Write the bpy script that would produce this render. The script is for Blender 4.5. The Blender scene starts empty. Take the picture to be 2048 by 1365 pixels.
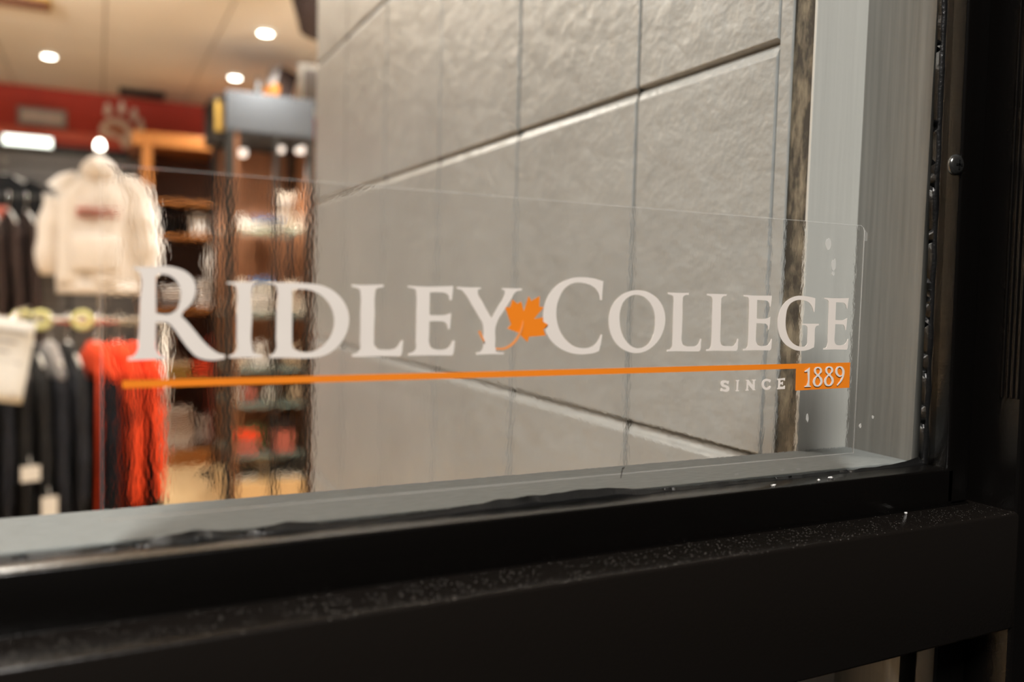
import bpy, bmesh, math, random
from mathutils import Vector, Matrix, noise as mnoise

# ------------------------------------------------------------------ camera, world, light, exposure
SC = bpy.context.scene
COL = SC.collection
random.seed(7)

SENSOR = 22.3
FPX = 1665.0                       # focal length in pixels of the 2048 wide frame
YAW, PITCH, ROLL = math.radians(26.5), math.radians(3.6), math.radians(1.5)
CAM = Vector((0.0, -0.24, 1.30))
_f = Vector((math.sin(YAW) * math.cos(PITCH), math.cos(YAW) * math.cos(PITCH), -math.sin(PITCH)))
_r0 = Vector((math.cos(YAW), -math.sin(YAW), 0.0))
_u0 = _r0.cross(_f)
_r = _r0 * math.cos(ROLL) + _u0 * math.sin(ROLL)
_u = -_r0 * math.sin(ROLL) + _u0 * math.cos(ROLL)
cam_data = bpy.data.cameras.new('camera')
cam_data.sensor_width = SENSOR
cam_data.lens = FPX * SENSOR / 2048.0
cam_data.clip_start = 0.01
cam_data.clip_end = 60
cam_data.dof.use_dof = True
cam_data.dof.focus_distance = 0.335
cam_data.dof.aperture_fstop = 4.0
cam_data.dof.aperture_blades = 0
cam = bpy.data.objects.new('camera', cam_data)
COL.objects.link(cam)
cam.matrix_world = Matrix(((_r.x, _u.x, -_f.x, CAM.x), (_r.y, _u.y, -_f.y, CAM.y), (_r.z, _u.z, -_f.z, CAM.z), (0, 0, 0, 1)))
SC.camera = cam

world = bpy.data.worlds.new('world')
SC.world = world
world.use_nodes = True
WB = world.node_tree.nodes['Background']
WB.inputs[0].default_value = (1.0, 0.96, 0.92, 1)
WB.inputs[1].default_value = 0.10

SC.view_settings.view_transform = 'Standard'
SC.view_settings.look = 'None'
SC.view_settings.exposure = 0.0
SC.view_settings.gamma = 1.0
SC.view_settings.use_curve_mapping = False
SC.cycles.sample_clamp_indirect = 3.0
SC.cycles.max_bounces = 8
SC.cycles.diffuse_bounces = 3
SC.cycles.glossy_bounces = 3
SC.cycles.transmission_bounces = 6
SC.cycles.use_adaptive_sampling = True
SC.cycles.adaptive_threshold = 0.04
SC.cycles.transparent_max_bounces = 16
SC.cycles.blur_glossy = 0.5

STORE_W = 90.0        # watts of each recessed store lamp
UPLIGHT_FILL_W = 430.0      # watts of each added, unseen pendant uplight
LOBBY_W = 72.0        # watts of the lobby ceiling lamp


def at(u, v, y):
    """a point of the store that stands at depth y, read off the photograph"""
    d = _f + _r * ((u - 1024.0) / FPX) - _u * ((v - 682.5) / FPX)
    return CAM + d * ((y - CAM.y) / d.y)

# ------------------------------------------------------------------ materials
def _nt(name):
    m = bpy.data.materials.new(name)
    m.use_nodes = True
    nt = m.node_tree
    return m, nt, nt.nodes['Principled BSDF'], nt.nodes['Material Output']


def coords(nt, scale=(1, 1, 1)):
    tc = nt.nodes.new('ShaderNodeTexCoord')
    mp = nt.nodes.new('ShaderNodeMapping')
    mp.inputs['Scale'].default_value = scale
    nt.links.new(tc.outputs['Object'], mp.inputs['Vector'])
    return mp.outputs[0]


def noise_node(nt, vec, scale, detail=3.0, rough=0.5):
    n = nt.nodes.new('ShaderNodeTexNoise')
    n.inputs['Scale'].default_value = scale
    n.inputs['Detail'].default_value = detail
    n.inputs['Roughness'].default_value = rough
    nt.links.new(vec, n.inputs['Vector'])
    return n.outputs['Fac']


def mat(name, col, rough=0.6, spec=0.5, metal=0.0, var=0.12, vscale=30.0, stretch=(1, 1, 1),
        bump=0.0, bscale=200.0, bdist=0.001, sheen=0.0, emit=0.0, detail=3.0):
    m, nt, b, out = _nt(name)
    vec = coords(nt, stretch)
    f = noise_node(nt, vec, vscale, detail)
    rmp = nt.nodes.new('ShaderNodeValToRGB')
    c0 = tuple(max(0, c * (1 - var)) for c in col) + (1,)
    c1 = tuple(min(1, c * (1 + var)) for c in col) + (1,)
    rmp.color_ramp.elements[0].position = 0.3
    rmp.color_ramp.elements[1].position = 0.7
    rmp.color_ramp.elements[0].color = c0
    rmp.color_ramp.elements[1].color = c1
    nt.links.new(f, rmp.inputs[0])
    nt.links.new(rmp.outputs[0], b.inputs['Base Color'])
    b.inputs['Roughness'].default_value = rough
    b.inputs['Specular IOR Level'].default_value = spec
    b.inputs['Metallic'].default_value = metal
    if sheen:
        b.inputs['Sheen Weight'].default_value = sheen
    if bump:
        bn = nt.nodes.new('ShaderNodeBump')
        bn.inputs['Strength'].default_value = bump
        bn.inputs['Distance'].default_value = bdist
        nt.links.new(noise_node(nt, vec, bscale, 4.0), bn.inputs['Height'])
        nt.links.new(bn.outputs[0], b.inputs['Normal'])
    if emit:
        b.inputs['Emission Color'].default_value = tuple(col) + (1,)
        b.inputs['Emission Strength'].default_value = emit
    return m


def mat_pane():
    """thin flat glass: clear, mirrors a little more at a glancing angle"""
    m, nt, b, out = _nt('window_glass')
    nt.nodes.remove(b)
    tr = nt.nodes.new('ShaderNodeBsdfTransparent')
    tr.inputs[0].default_value = (0.955, 0.965, 0.957, 1)
    gl = nt.nodes.new('ShaderNodeBsdfGlossy')
    gl.inputs['Roughness'].default_value = 0.01
    fr = nt.nodes.new('ShaderNodeFresnel')
    fr.inputs['IOR'].default_value = 1.5
    ge = nt.nodes.new('ShaderNodeNewGeometry')
    inv = nt.nodes.new('ShaderNodeMath')
    inv.operation = 'SUBTRACT'
    inv.inputs[0].default_value = 1.0
    nt.links.new(ge.outputs['Backfacing'], inv.inputs[1])
    mul = nt.nodes.new('ShaderNodeMath')
    mul.operation = 'MULTIPLY'
    nt.links.new(fr.outputs[0], mul.inputs[0])
    nt.links.new(inv.outputs[0], mul.inputs[1])
    mix = nt.nodes.new('ShaderNodeMixShader')
    nt.links.new(mul.outputs[0], mix.inputs[0])
    nt.links.new(tr.outputs[0], mix.inputs[1])
    nt.links.new(gl.outputs[0], mix.inputs[2])
    nt.links.new(mix.outputs[0], out.inputs[0])
    return m


def mat_film(name, bumpy):
    """clear self-adhesive vinyl: smooth in front, rippled glue layer behind"""
    m, nt, b, out = _nt(name)
    nt.nodes.remove(b)
    g = nt.nodes.new('ShaderNodeBsdfGlass')
    g.inputs['IOR'].default_value = 1.18      # glued to the glass, so it hardly mirrors
    g.inputs['Roughness'].default_value = 0.0
    g.inputs['Color'].default_value = (1.0, 1.0, 1.0, 1)
    if bumpy:
        vec = coords(nt, (1.0, 1.0, 0.42))
        bn = nt.nodes.new('ShaderNodeBump')
        bn.inputs['Strength'].default_value = 1.0
        bn.inputs['Distance'].default_value = 0.000062
        nt.links.new(noise_node(nt, vec, 760.0, 3.0, 0.5), bn.inputs['Height'])
        nt.links.new(bn.outputs[0], g.inputs['Normal'])
    nt.links.new(g.outputs[0], out.inputs[0])
    return m


def mat_haze(name, col, cover):
    m, nt, b, out = _nt(name)
    b.inputs['Base Color'].default_value = tuple(col) + (1,)
    b.inputs['Roughness'].default_value = 0.5
    b.inputs['Alpha'].default_value = cover
    return m


def mat_frame(name, col, rough, dust):
    """dark enamel on steel, fine orange-peel relief, sprinkled with pale dust"""
    m, nt, b, out = _nt(name)
    vec = coords(nt)
    vo = nt.nodes.new('ShaderNodeTexVoronoi')
    vo.inputs['Scale'].default_value = 900.0
    nt.links.new(vec, vo.inputs['Vector'])
    lt = nt.nodes.new('ShaderNodeMath')
    lt.operation = 'LESS_THAN'
    lt.inputs[1].default_value = 0.16
    nt.links.new(vo.outputs['Distance'], lt.inputs[0])
    nf = noise_node(nt, vec, 260.0, 2.0)
    gt = nt.nodes.new('ShaderNodeMath')
    gt.operation = 'GREATER_THAN'
    gt.inputs[1].default_value = 0.60 - 0.16 * dust
    nt.links.new(nf, gt.inputs[0])
    mu = nt.nodes.new('ShaderNodeMath')
    mu.operation = 'MULTIPLY'
    nt.links.new(lt.outputs[0], mu.inputs[0])
    nt.links.new(gt.outputs[0], mu.inputs[1])
    sc = nt.nodes.new('ShaderNodeMath')
    sc.operation = 'MULTIPLY'
    sc.inputs[1].default_value = 0.45 * dust
    ge = nt.nodes.new('ShaderNodeNewGeometry')
    sx = nt.nodes.new('ShaderNodeSeparateXYZ')
    nt.links.new(ge.outputs['True Normal'], sx.inputs[0])
    up = nt.nodes.new('ShaderNodeMath')
    up.operation = 'GREATER_THAN'
    up.inputs[1].default_value = 0.8
    nt.links.new(sx.outputs['Z'], up.inputs[0])
    lie = nt.nodes.new('ShaderNodeMath')
    lie.operation = 'MULTIPLY'
    nt.links.new(up.outputs[0], lie.inputs[1])
    nt.links.new(mu.outputs[0], sc.inputs[0])
    mx = nt.nodes.new('ShaderNodeMix')
    mx.data_type = 'RGBA'
    mx.inputs['A'].default_value = tuple(col) + (1,)
    mx.inputs['B'].default_value = (0.42, 0.39, 0.35, 1)
    nt.links.new(sc.outputs[0], lie.inputs[0])
    nt.links.new(lie.outputs[0], mx.inputs['Factor'])
    nt.links.new(mx.outputs['Result'], b.inputs['Base Color'])
    b.inputs['Roughness'].default_value = rough
    bn = nt.nodes.new('ShaderNodeBump')
    bn.inputs['Strength'].default_value = 0.45
    bn.inputs['Distance'].default_value = 0.0002
    nt.links.new(noise_node(nt, vec, 900.0, 2.0), bn.inputs['Height'])
    nt.links.new(bn.outputs[0], b.inputs['Normal'])
    return m


def mat_block():
    """thick grey gloss paint rolled over concrete block"""
    m, nt, b, out = _nt('painted_block')
    tc = nt.nodes.new('ShaderNodeTexCoord')
    ge = nt.nodes.new('ShaderNodeNewGeometry')
    vec = ge.outputs['Position']
    f = noise_node(nt, vec, 9.0, 3.0)
    rmp = nt.nodes.new('ShaderNodeValToRGB')
    rmp.color_ramp.elements[0].position = 0.3
    rmp.color_ramp.elements[1].position = 0.7
    rmp.color_ramp.elements[0].color = (0.312, 0.318, 0.320, 1)
    rmp.color_ramp.elements[1].color = (0.362, 0.369, 0.372, 1)
    nt.links.new(f, rmp.inputs[0])
    nt.links.new(rmp.outputs[0], b.inputs['Base Color'])
    b.inputs['Roughness'].default_value = 0.31
    b.inputs['Specular IOR Level'].default_value = 0.5
    b1 = nt.nodes.new('ShaderNodeBump')
    b1.inputs['Strength'].default_value = 0.5
    b1.inputs['Distance'].default_value = 0.004
    nt.links.new(noise_node(nt, vec, 45.0, 3.0, 0.55), b1.inputs['Height'])
    b2 = nt.nodes.new('ShaderNodeBump')
    b2.inputs['Strength'].default_value = 0.35
    b2.inputs['Distance'].default_value = 0.0008
    nt.links.new(noise_node(nt, vec, 320.0, 3.0), b2.inputs['Height'])
    nt.links.new(b1.outputs[0], b2.inputs['Normal'])
    nt.links.new(b2.outputs[0], b.inputs['Normal'])
    return m


def mat_caulk():
    m, nt, b, out = _nt('old_caulk')
    vec = coords(nt, (1, 1, 0.35))
    f = noise_node(nt, vec, 170.0, 4.0, 0.6)
    rmp = nt.nodes.new('ShaderNodeValToRGB')
    e = rmp.color_ramp.elements
    e[0].position, e[0].color = 0.44, (0.030, 0.025, 0.019, 1)
    e[1].position, e[1].color = 0.72, (0.26, 0.22, 0.16, 1)
    nt.links.new(f, rmp.inputs[0])
    nt.links.new(rmp.outputs[0], b.inputs['Base Color'])
    b.inputs['Roughness'].default_value = 0.8
    bn = nt.nodes.new('ShaderNodeBump')
    bn.inputs['Strength'].default_value = 0.6
    bn.inputs['Distance'].default_value = 0.001
    nt.links.new(f, bn.inputs['Height'])
    nt.links.new(bn.outputs[0], b.inputs['Normal'])
    return m


def mat_emit(name, col, strength):
    m, nt, b, out = _nt(name)
    b.inputs['Base Color'].default_value = tuple(col) + (1,)
    b.inputs['Emission Color'].default_value = tuple(col) + (1,)
    b.inputs['Emission Strength'].default_value = strength
    m.cycles.emission_sampling = 'NONE'      # the lamp behind the lens does the lighting
    return m


def mat_wood(name, c0, c1, rough=0.4, scale=6.0, axis=2):
    m, nt, b, out = _nt(name)
    s = [14.0, 14.0, 14.0]
    s[axis] = 1.0
    vec = coords(nt, tuple(s))
    f = noise_node(nt, vec, scale, 5.0, 0.6)
    rmp = nt.nodes.new('ShaderNodeValToRGB')
    e = rmp.color_ramp.elements
    e[0].position, e[0].color = 0.35, tuple(c0) + (1,)
    e[1].position, e[1].color = 0.65, tuple(c1) + (1,)
    nt.links.new(f, rmp.inputs[0])
    nt.links.new(rmp.outputs[0], b.inputs['Base Color'])
    b.inputs['Roughness'].default_value = rough
    return m


M = {
    'pane': mat_pane(),
    'film_front': mat_film('vinyl_film_front', False),
    'film_back': mat_film('vinyl_film_back', True),
    'film_edge': mat_haze('vinyl_film_edge', (0.85, 0.85, 0.82), 0.12),
    'bubble': mat_haze('vinyl_bubble', (0.75, 0.74, 0.70), 0.35),
    'letter': mat('letter_vinyl', (0.76, 0.70, 0.64), 0.5, 0.3, var=0.02, vscale=60),
    'orange': mat('orange_vinyl', (0.84, 0.23, 0.014), 0.5, 0.3, var=0.02, vscale=60),
    'orange_pale': mat('pale_orange_vinyl', (0.80, 0.30, 0.09), 0.5, 0.3, var=0.02, vscale=60),
    'frame': mat_frame('dark_frame_enamel', (0.0026, 0.0022, 0.0019), 0.24, 0.3),
    'ledge': mat_frame('dusty_frame_enamel', (0.0072, 0.0058, 0.0048), 0.22, 1.0),
    'gasket': mat('black_sealant', (0.006, 0.006, 0.006), 0.3, 0.5, var=0.2, vscale=300, bump=0.5, bscale=700, bdist=0.0005),
    'screw': mat('blackened_screw', (0.16, 0.16, 0.155), 0.2, 0.6, metal=0.9),
    'sill': mat('grey_sill_paint', (0.205, 0.213, 0.212), 0.75, 0.2, var=0.1, vscale=700, stretch=(0.25, 1, 1), bump=0.4, bscale=900, bdist=0.0003),
    'return': mat('light_grey_return', (0.58, 0.57, 0.55), 0.45, 0.5, var=0.05, vscale=420, stretch=(1, 1, 0.03)),
    'jamb': mat('brushed_grey_jamb', (0.19, 0.183, 0.17), 0.42, 0.5, var=0.14, vscale=420, stretch=(1, 1, 0.03), bump=0.4, bscale=500, bdist=0.0004),
    'block': mat_block(),
    'caulk': mat_caulk(),
    'joint_shade': mat('painted_joint_shade', (0.055, 0.052, 0.046), 0.9, 0.1, var=0.2, vscale=200),  # dark colour standing in for shade inside the block joints
    'ceiling': mat('beige_ceiling_paint', (0.80, 0.72, 0.62), 0.8, 0.2, var=0.03, vscale=3),
    'seam': mat('dark_seam', (0.30, 0.24, 0.17), 0.9, 0.1),
    'red': mat('red_wall_paint', (0.42, 0.040, 0.022), 0.6, 0.3, var=0.08, vscale=4),
    'red_trim': mat('red_trim_paint', (0.62, 0.10, 0.05), 0.4, 0.5, var=0.05, vscale=4),
    'slat': mat('grey_slat', (0.115, 0.105, 0.10), 0.5, 0.4, var=0.08, vscale=6),
    'slat_gap': mat('slat_groove', (0.03, 0.03, 0.03), 0.6, 0.3),
    'plain_wall': mat('cream_wall_paint', (0.52, 0.46, 0.38), 0.7, 0.3, var=0.04, vscale=3),
    'lobby_wall': mat('dark_lobby_wall', (0.028, 0.026, 0.025), 0.7, 0.3, var=0.06, vscale=3),
    'lobby_floor': mat('dark_lobby_mat', (0.035, 0.034, 0.033), 0.8, 0.2, var=0.2, vscale=80),
    'floor': mat_wood('blond_floor', (0.60, 0.40, 0.20), (0.72, 0.50, 0.27), 0.35, 3.0, 1),
    'lamp': mat_emit('lamp_lens', (1.0, 0.93, 0.82), 14.0),
    'small_lamp': mat_emit('small_lamp_lens', (1.0, 0.86, 0.76), 1.6),
    'tube': mat_emit('light_box_face', (0.93, 1.0, 0.92), 3.2),
    'white_metal': mat('white_metal', (0.78, 0.76, 0.72), 0.35, 0.5, var=0.03),
    'chrome': mat('chrome', (0.75, 0.75, 0.75), 0.15, 0.5, metal=1.0, var=0.03),
    'black_metal': mat('black_metal', (0.012, 0.011, 0.010), 0.65, 0.2),
    'grey_board': mat('grey_board', (0.062, 0.068, 0.078), 0.6, 0.3, var=0.05, vscale=5),
    'honey': mat_wood('honey_wood', (0.26, 0.085, 0.016), (0.36, 0.135, 0.028), 0.35, 4.0, 2),
    'brown_wood': mat_wood('brown_wood', (0.15, 0.058, 0.024), (0.24, 0.095, 0.038), 0.45, 4.0, 2),
    'yellow': mat('yellow_board', (0.40, 0.25, 0.05), 0.5, 0.4),
    'white_cloth': mat('white_cloth', (0.80, 0.74, 0.69), 0.9, 0.2, var=0.05, vscale=25, sheen=0.2),
    'grey_cloth': mat('grey_cloth', (0.26, 0.24, 0.24), 0.9, 0.2, var=0.12, vscale=30, sheen=0.2),
    'black_cloth': mat('black_cloth', (0.0045, 0.0045, 0.0052), 0.9, 0.2, var=0.3, vscale=30),
    'navy_cloth': mat('navy_cloth', (0.006, 0.007, 0.011), 0.9, 0.2, var=0.3, vscale=30),
    'brown_cloth': mat('brown_cloth', (0.022, 0.013, 0.011), 0.9, 0.2, var=0.25, vscale=30),
    'red_cloth': mat('red_cloth', (0.80, 0.070, 0.018), 0.75, 0.3, var=0.1, vscale=25),
    'red_print': mat('red_print', (0.42, 0.12, 0.09), 0.8, 0.2),
    'tan_cloth': mat('tan_cloth', (0.58, 0.44, 0.30), 0.9, 0.2, var=0.1),
    'green': mat('green_cloth', (0.18, 0.22, 0.09), 0.8, 0.2, var=0.25, vscale=40),
    'blue': mat('blue_print', (0.12, 0.22, 0.45), 0.6, 0.3),
    'pale_yellow': mat('pale_yellow_plastic', (0.76, 0.72, 0.30), 0.35, 0.5, var=0.05),
    'paper': mat('white_paper', (0.86, 0.85, 0.83), 0.7, 0.3, var=0.02),
    'ink': mat('grey_ink', (0.40, 0.39, 0.40), 0.8, 0.2),
    'plaque': mat('plaque_face', (0.60, 0.52, 0.51), 0.5, 0.4, var=0.08, vscale=15),
    'paw': mat('paw_paint', (0.74, 0.60, 0.52), 0.7, 0.2, var=0.12, vscale=20),
    'paw_red': mat('paw_inner_paint', (0.45, 0.18, 0.11), 0.7, 0.2, var=0.12, vscale=20),
    'plush': mat('plush_fur', (0.80, 0.68, 0.56), 0.95, 0.1, var=0.15, vscale=60, bump=0.8, bscale=150, bdist=0.01),
    'rubber': mat('black_rubber', (0.012, 0.012, 0.012), 0.5, 0.5),
    'shelf_glass': mat_haze('shelf_glass', (0.35, 0.45, 0.40), 0.35),
}

# ------------------------------------------------------------------ mesh building
class MB:
    """collects shapes; build() links them as one mesh object"""
    def __init__(self):
        self.v, self.f = [], []

    def add(self, vs, fs):
        n = len(self.v)
        self.v += [tuple(p) for p in vs]
        self.f += [tuple(i + n for i in q) for q in fs]
        return self

    def box(self, x0, x1, y0, y1, z0, z1, c=0.0):
        if c <= 0:
            vs = [(x, y, z) for z in (z0, z1) for y in (y0, y1) for x in (x0, x1)]
            return self.add(vs, [(0, 2, 3, 1), (4, 5, 7, 6), (0, 1, 5, 4), (2, 6, 7, 3), (0, 4, 6, 2), (1, 3, 7, 5)])
        bm = bmesh.new()
        bmesh.ops.create_cube(bm, size=1.0)
        for v in bm.verts:
            v.co = Vector(((x0 + x1) / 2 + v.co.x * (x1 - x0), (y0 + y1) / 2 + v.co.y * (y1 - y0), (z0 + z1) / 2 + v.co.z * (z1 - z0)))
        bmesh.ops.bevel(bm, geom=bm.edges[:], offset=c, segments=2, profile=0.5, affect='EDGES')
        bm.verts.index_update()
        self.add([v.co[:] for v in bm.verts], [[v.index for v in f.verts] for f in bm.faces])
        bm.free()
        return self

    def loft(self, rings, caps=True):
        n = len(rings[0])
        vs = [p for r in rings for p in r]
        fs = []
        for i in range(len(rings) - 1):
            for j in range(n):
                k = (j + 1) % n
                fs.append((i * n + j, i * n + k, (i + 1) * n + k, (i + 1) * n + j))
        if caps:
            fs.append(tuple(range(n))[::-1])
            fs.append(tuple((len(rings) - 1) * n + j for j in range(n)))
        return self.add(vs, fs)

    def tube(self, pts, rad, n=10):
        pts = [Vector(p) for p in pts]
        rads = rad if isinstance(rad, (list, tuple)) else [rad] * len(pts)
        rings = []
        for i, p in enumerate(pts):
            t = (pts[min(i + 1, len(pts) - 1)] - pts[max(i - 1, 0)]).normalized()
            a = Vector((0, 0, 1)) if abs(t.z) < 0.9 else Vector((1, 0, 0))
            s = t.cross(a).normalized()
            q = t.cross(s)
            rings.append([p + (s * math.cos(2 * math.pi * k / n) + q * math.sin(2 * math.pi * k / n)) * rads[i] for k in range(n)])
        return self.loft(rings)

    def lathe(self, prof, c=(0, 0, 0), n=20, axis='z'):
        rings = []
        for r, h in prof:
            ring = []
            for k in range(n):
                a = 2 * math.pi * k / n
                x, y = r * math.cos(a), r * math.sin(a)
                p = (x, y, h) if axis == 'z' else (x, h, y)
                ring.append((c[0] + p[0], c[1] + p[1], c[2] + p[2]))
            rings.append(ring)
        return self.loft(rings)

    def ball(self, c, r, n=12):
        rx, ry, rz = r if isinstance(r, (list, tuple)) else (r, r, r)
        rings = []
        for i in range(1, n):
            a = math.pi * i / n
            rings.append([(c[0] + rx * math.sin(a) * math.cos(2 * math.pi * k / (n + 4)), c[1] + ry * math.sin(a) * math.sin(2 * math.pi * k / (n + 4)), c[2] - rz * math.cos(a)) for k in range(n + 4)])
        return self.loft(rings)

    def build(self, name, m, parent=None, smooth=False, off=None):
        me = bpy.data.meshes.new(name)
        vs = self.v if off is None else [(x - off[0], y - off[1], z - off[2]) for x, y, z in self.v]
        me.from_pydata(vs, [], self.f)
        bm = bmesh.new()
        bm.from_mesh(me)
        bmesh.ops.recalc_face_normals(bm, faces=bm.faces)
        bm.to_mesh(me)
        bm.free()
        for mm in (m if isinstance(m, (list, tuple)) else [m]):
            me.materials.append(M[mm])
        o = bpy.data.objects.new(name, me)
        COL.objects.link(o)
        if parent is not None:
            o.parent = parent
        if off is not None:
            o.location = off
        if smooth:
            for p in me.polygons:
                p.use_smooth = True
        return o


def thing(name, label, cat, loc=(0, 0, 0), rotz=0.0, group=None):
    o = bpy.data.objects.new(name, None)
    o.empty_display_size = 0.05
    COL.objects.link(o)
    o.location = loc
    o.rotation_euler = (0, 0, rotz)
    o['label'] = label
    o['category'] = cat
    if group:
        o['group'] = group
    return o


def tag(o, label, cat, group=None):
    o['label'] = label
    o['category'] = cat
    if group:
        o['group'] = group
    return o


def struct(o, label, cat):
    o['kind'] = 'structure'
    o['label'] = label
    o['category'] = cat
    return o


def child_copy(o, parent, loc=None):
    c = o.copy()
    COL.objects.link(c)
    c.parent = parent
    if loc is not None:
        c.location = loc
    return c


def plate(contours, y0, y1):
    """extrude flat outlines (first outer, rest holes; x, z pairs) between two depths"""
    cu = bpy.data.curves.new('tmp', 'CURVE')
    cu.dimensions = '2D'
    cu.fill_mode = 'BOTH'
    cu.extrude = abs(y1 - y0) / 2
    for c in contours:
        sp = cu.splines.new('POLY')
        sp.points.add(len(c) - 1)
        for p, (x, z) in zip(sp.points, c):
            p.co = (x, z, 0, 1)
        sp.use_cyclic_u = True
    ob = bpy.data.objects.new('tmp', cu)
    COL.objects.link(ob)
    dg = bpy.context.evaluated_depsgraph_get()
    dg.update()
    me = bpy.data.meshes.new_from_object(ob.evaluated_get(dg))
    mb = MB()
    ym = (y0 + y1) / 2
    mb.add([(v.co.x, ym - v.co.z, v.co.y) for v in me.vertices], [tuple(p.vertices) for p in me.polygons])
    bpy.data.objects.remove(ob)
    bpy.data.curves.remove(cu)
    bpy.data.meshes.remove(me)
    return mb


def spline(pts, n=5):
    """pts (x, z, corner): smooth closed outline that breaks at its corners"""
    out = []
    L = len(pts)
    for i in range(L):
        p0, p1, p2, p3 = pts[i - 1], pts[i], pts[(i + 1) % L], pts[(i + 2) % L]
        a = Vector(p1[:2])
        b = Vector(p2[:2])
        if p1[2] and p2[2]:
            out.append(tuple(a))
            continue
        d = (b - a).length
        def tang(pm, pc, pn):
            v1 = Vector(pc[:2]) - Vector(pm[:2])
            v2 = Vector(pn[:2]) - Vector(pc[:2])
            l1, l2 = max(v1.length, 1e-9), max(v2.length, 1e-9)
            t = (v1 / l1) * l2 + (v2 / l2) * l1
            return t.normalized() if t.length > 1e-9 else v2.normalized()
        ta = (b - a).normalized() if p1[2] else tang(p0, p1, p2)
        tb = (b - a).normalized() if p2[2] else tang(p1, p2, p3)
        for k in range(n):
            t = k / n
            h0 = 2 * t**3 - 3 * t**2 + 1
            h1 = t**3 - 2 * t**2 + t
            h2 = -2 * t**3 + 3 * t**2
            h3 = t**3 - t**2
            q = a * h0 + ta * d * h1 + b * h2 + tb * d * h3
            out.append((q.x, q.y))
    return out

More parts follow.
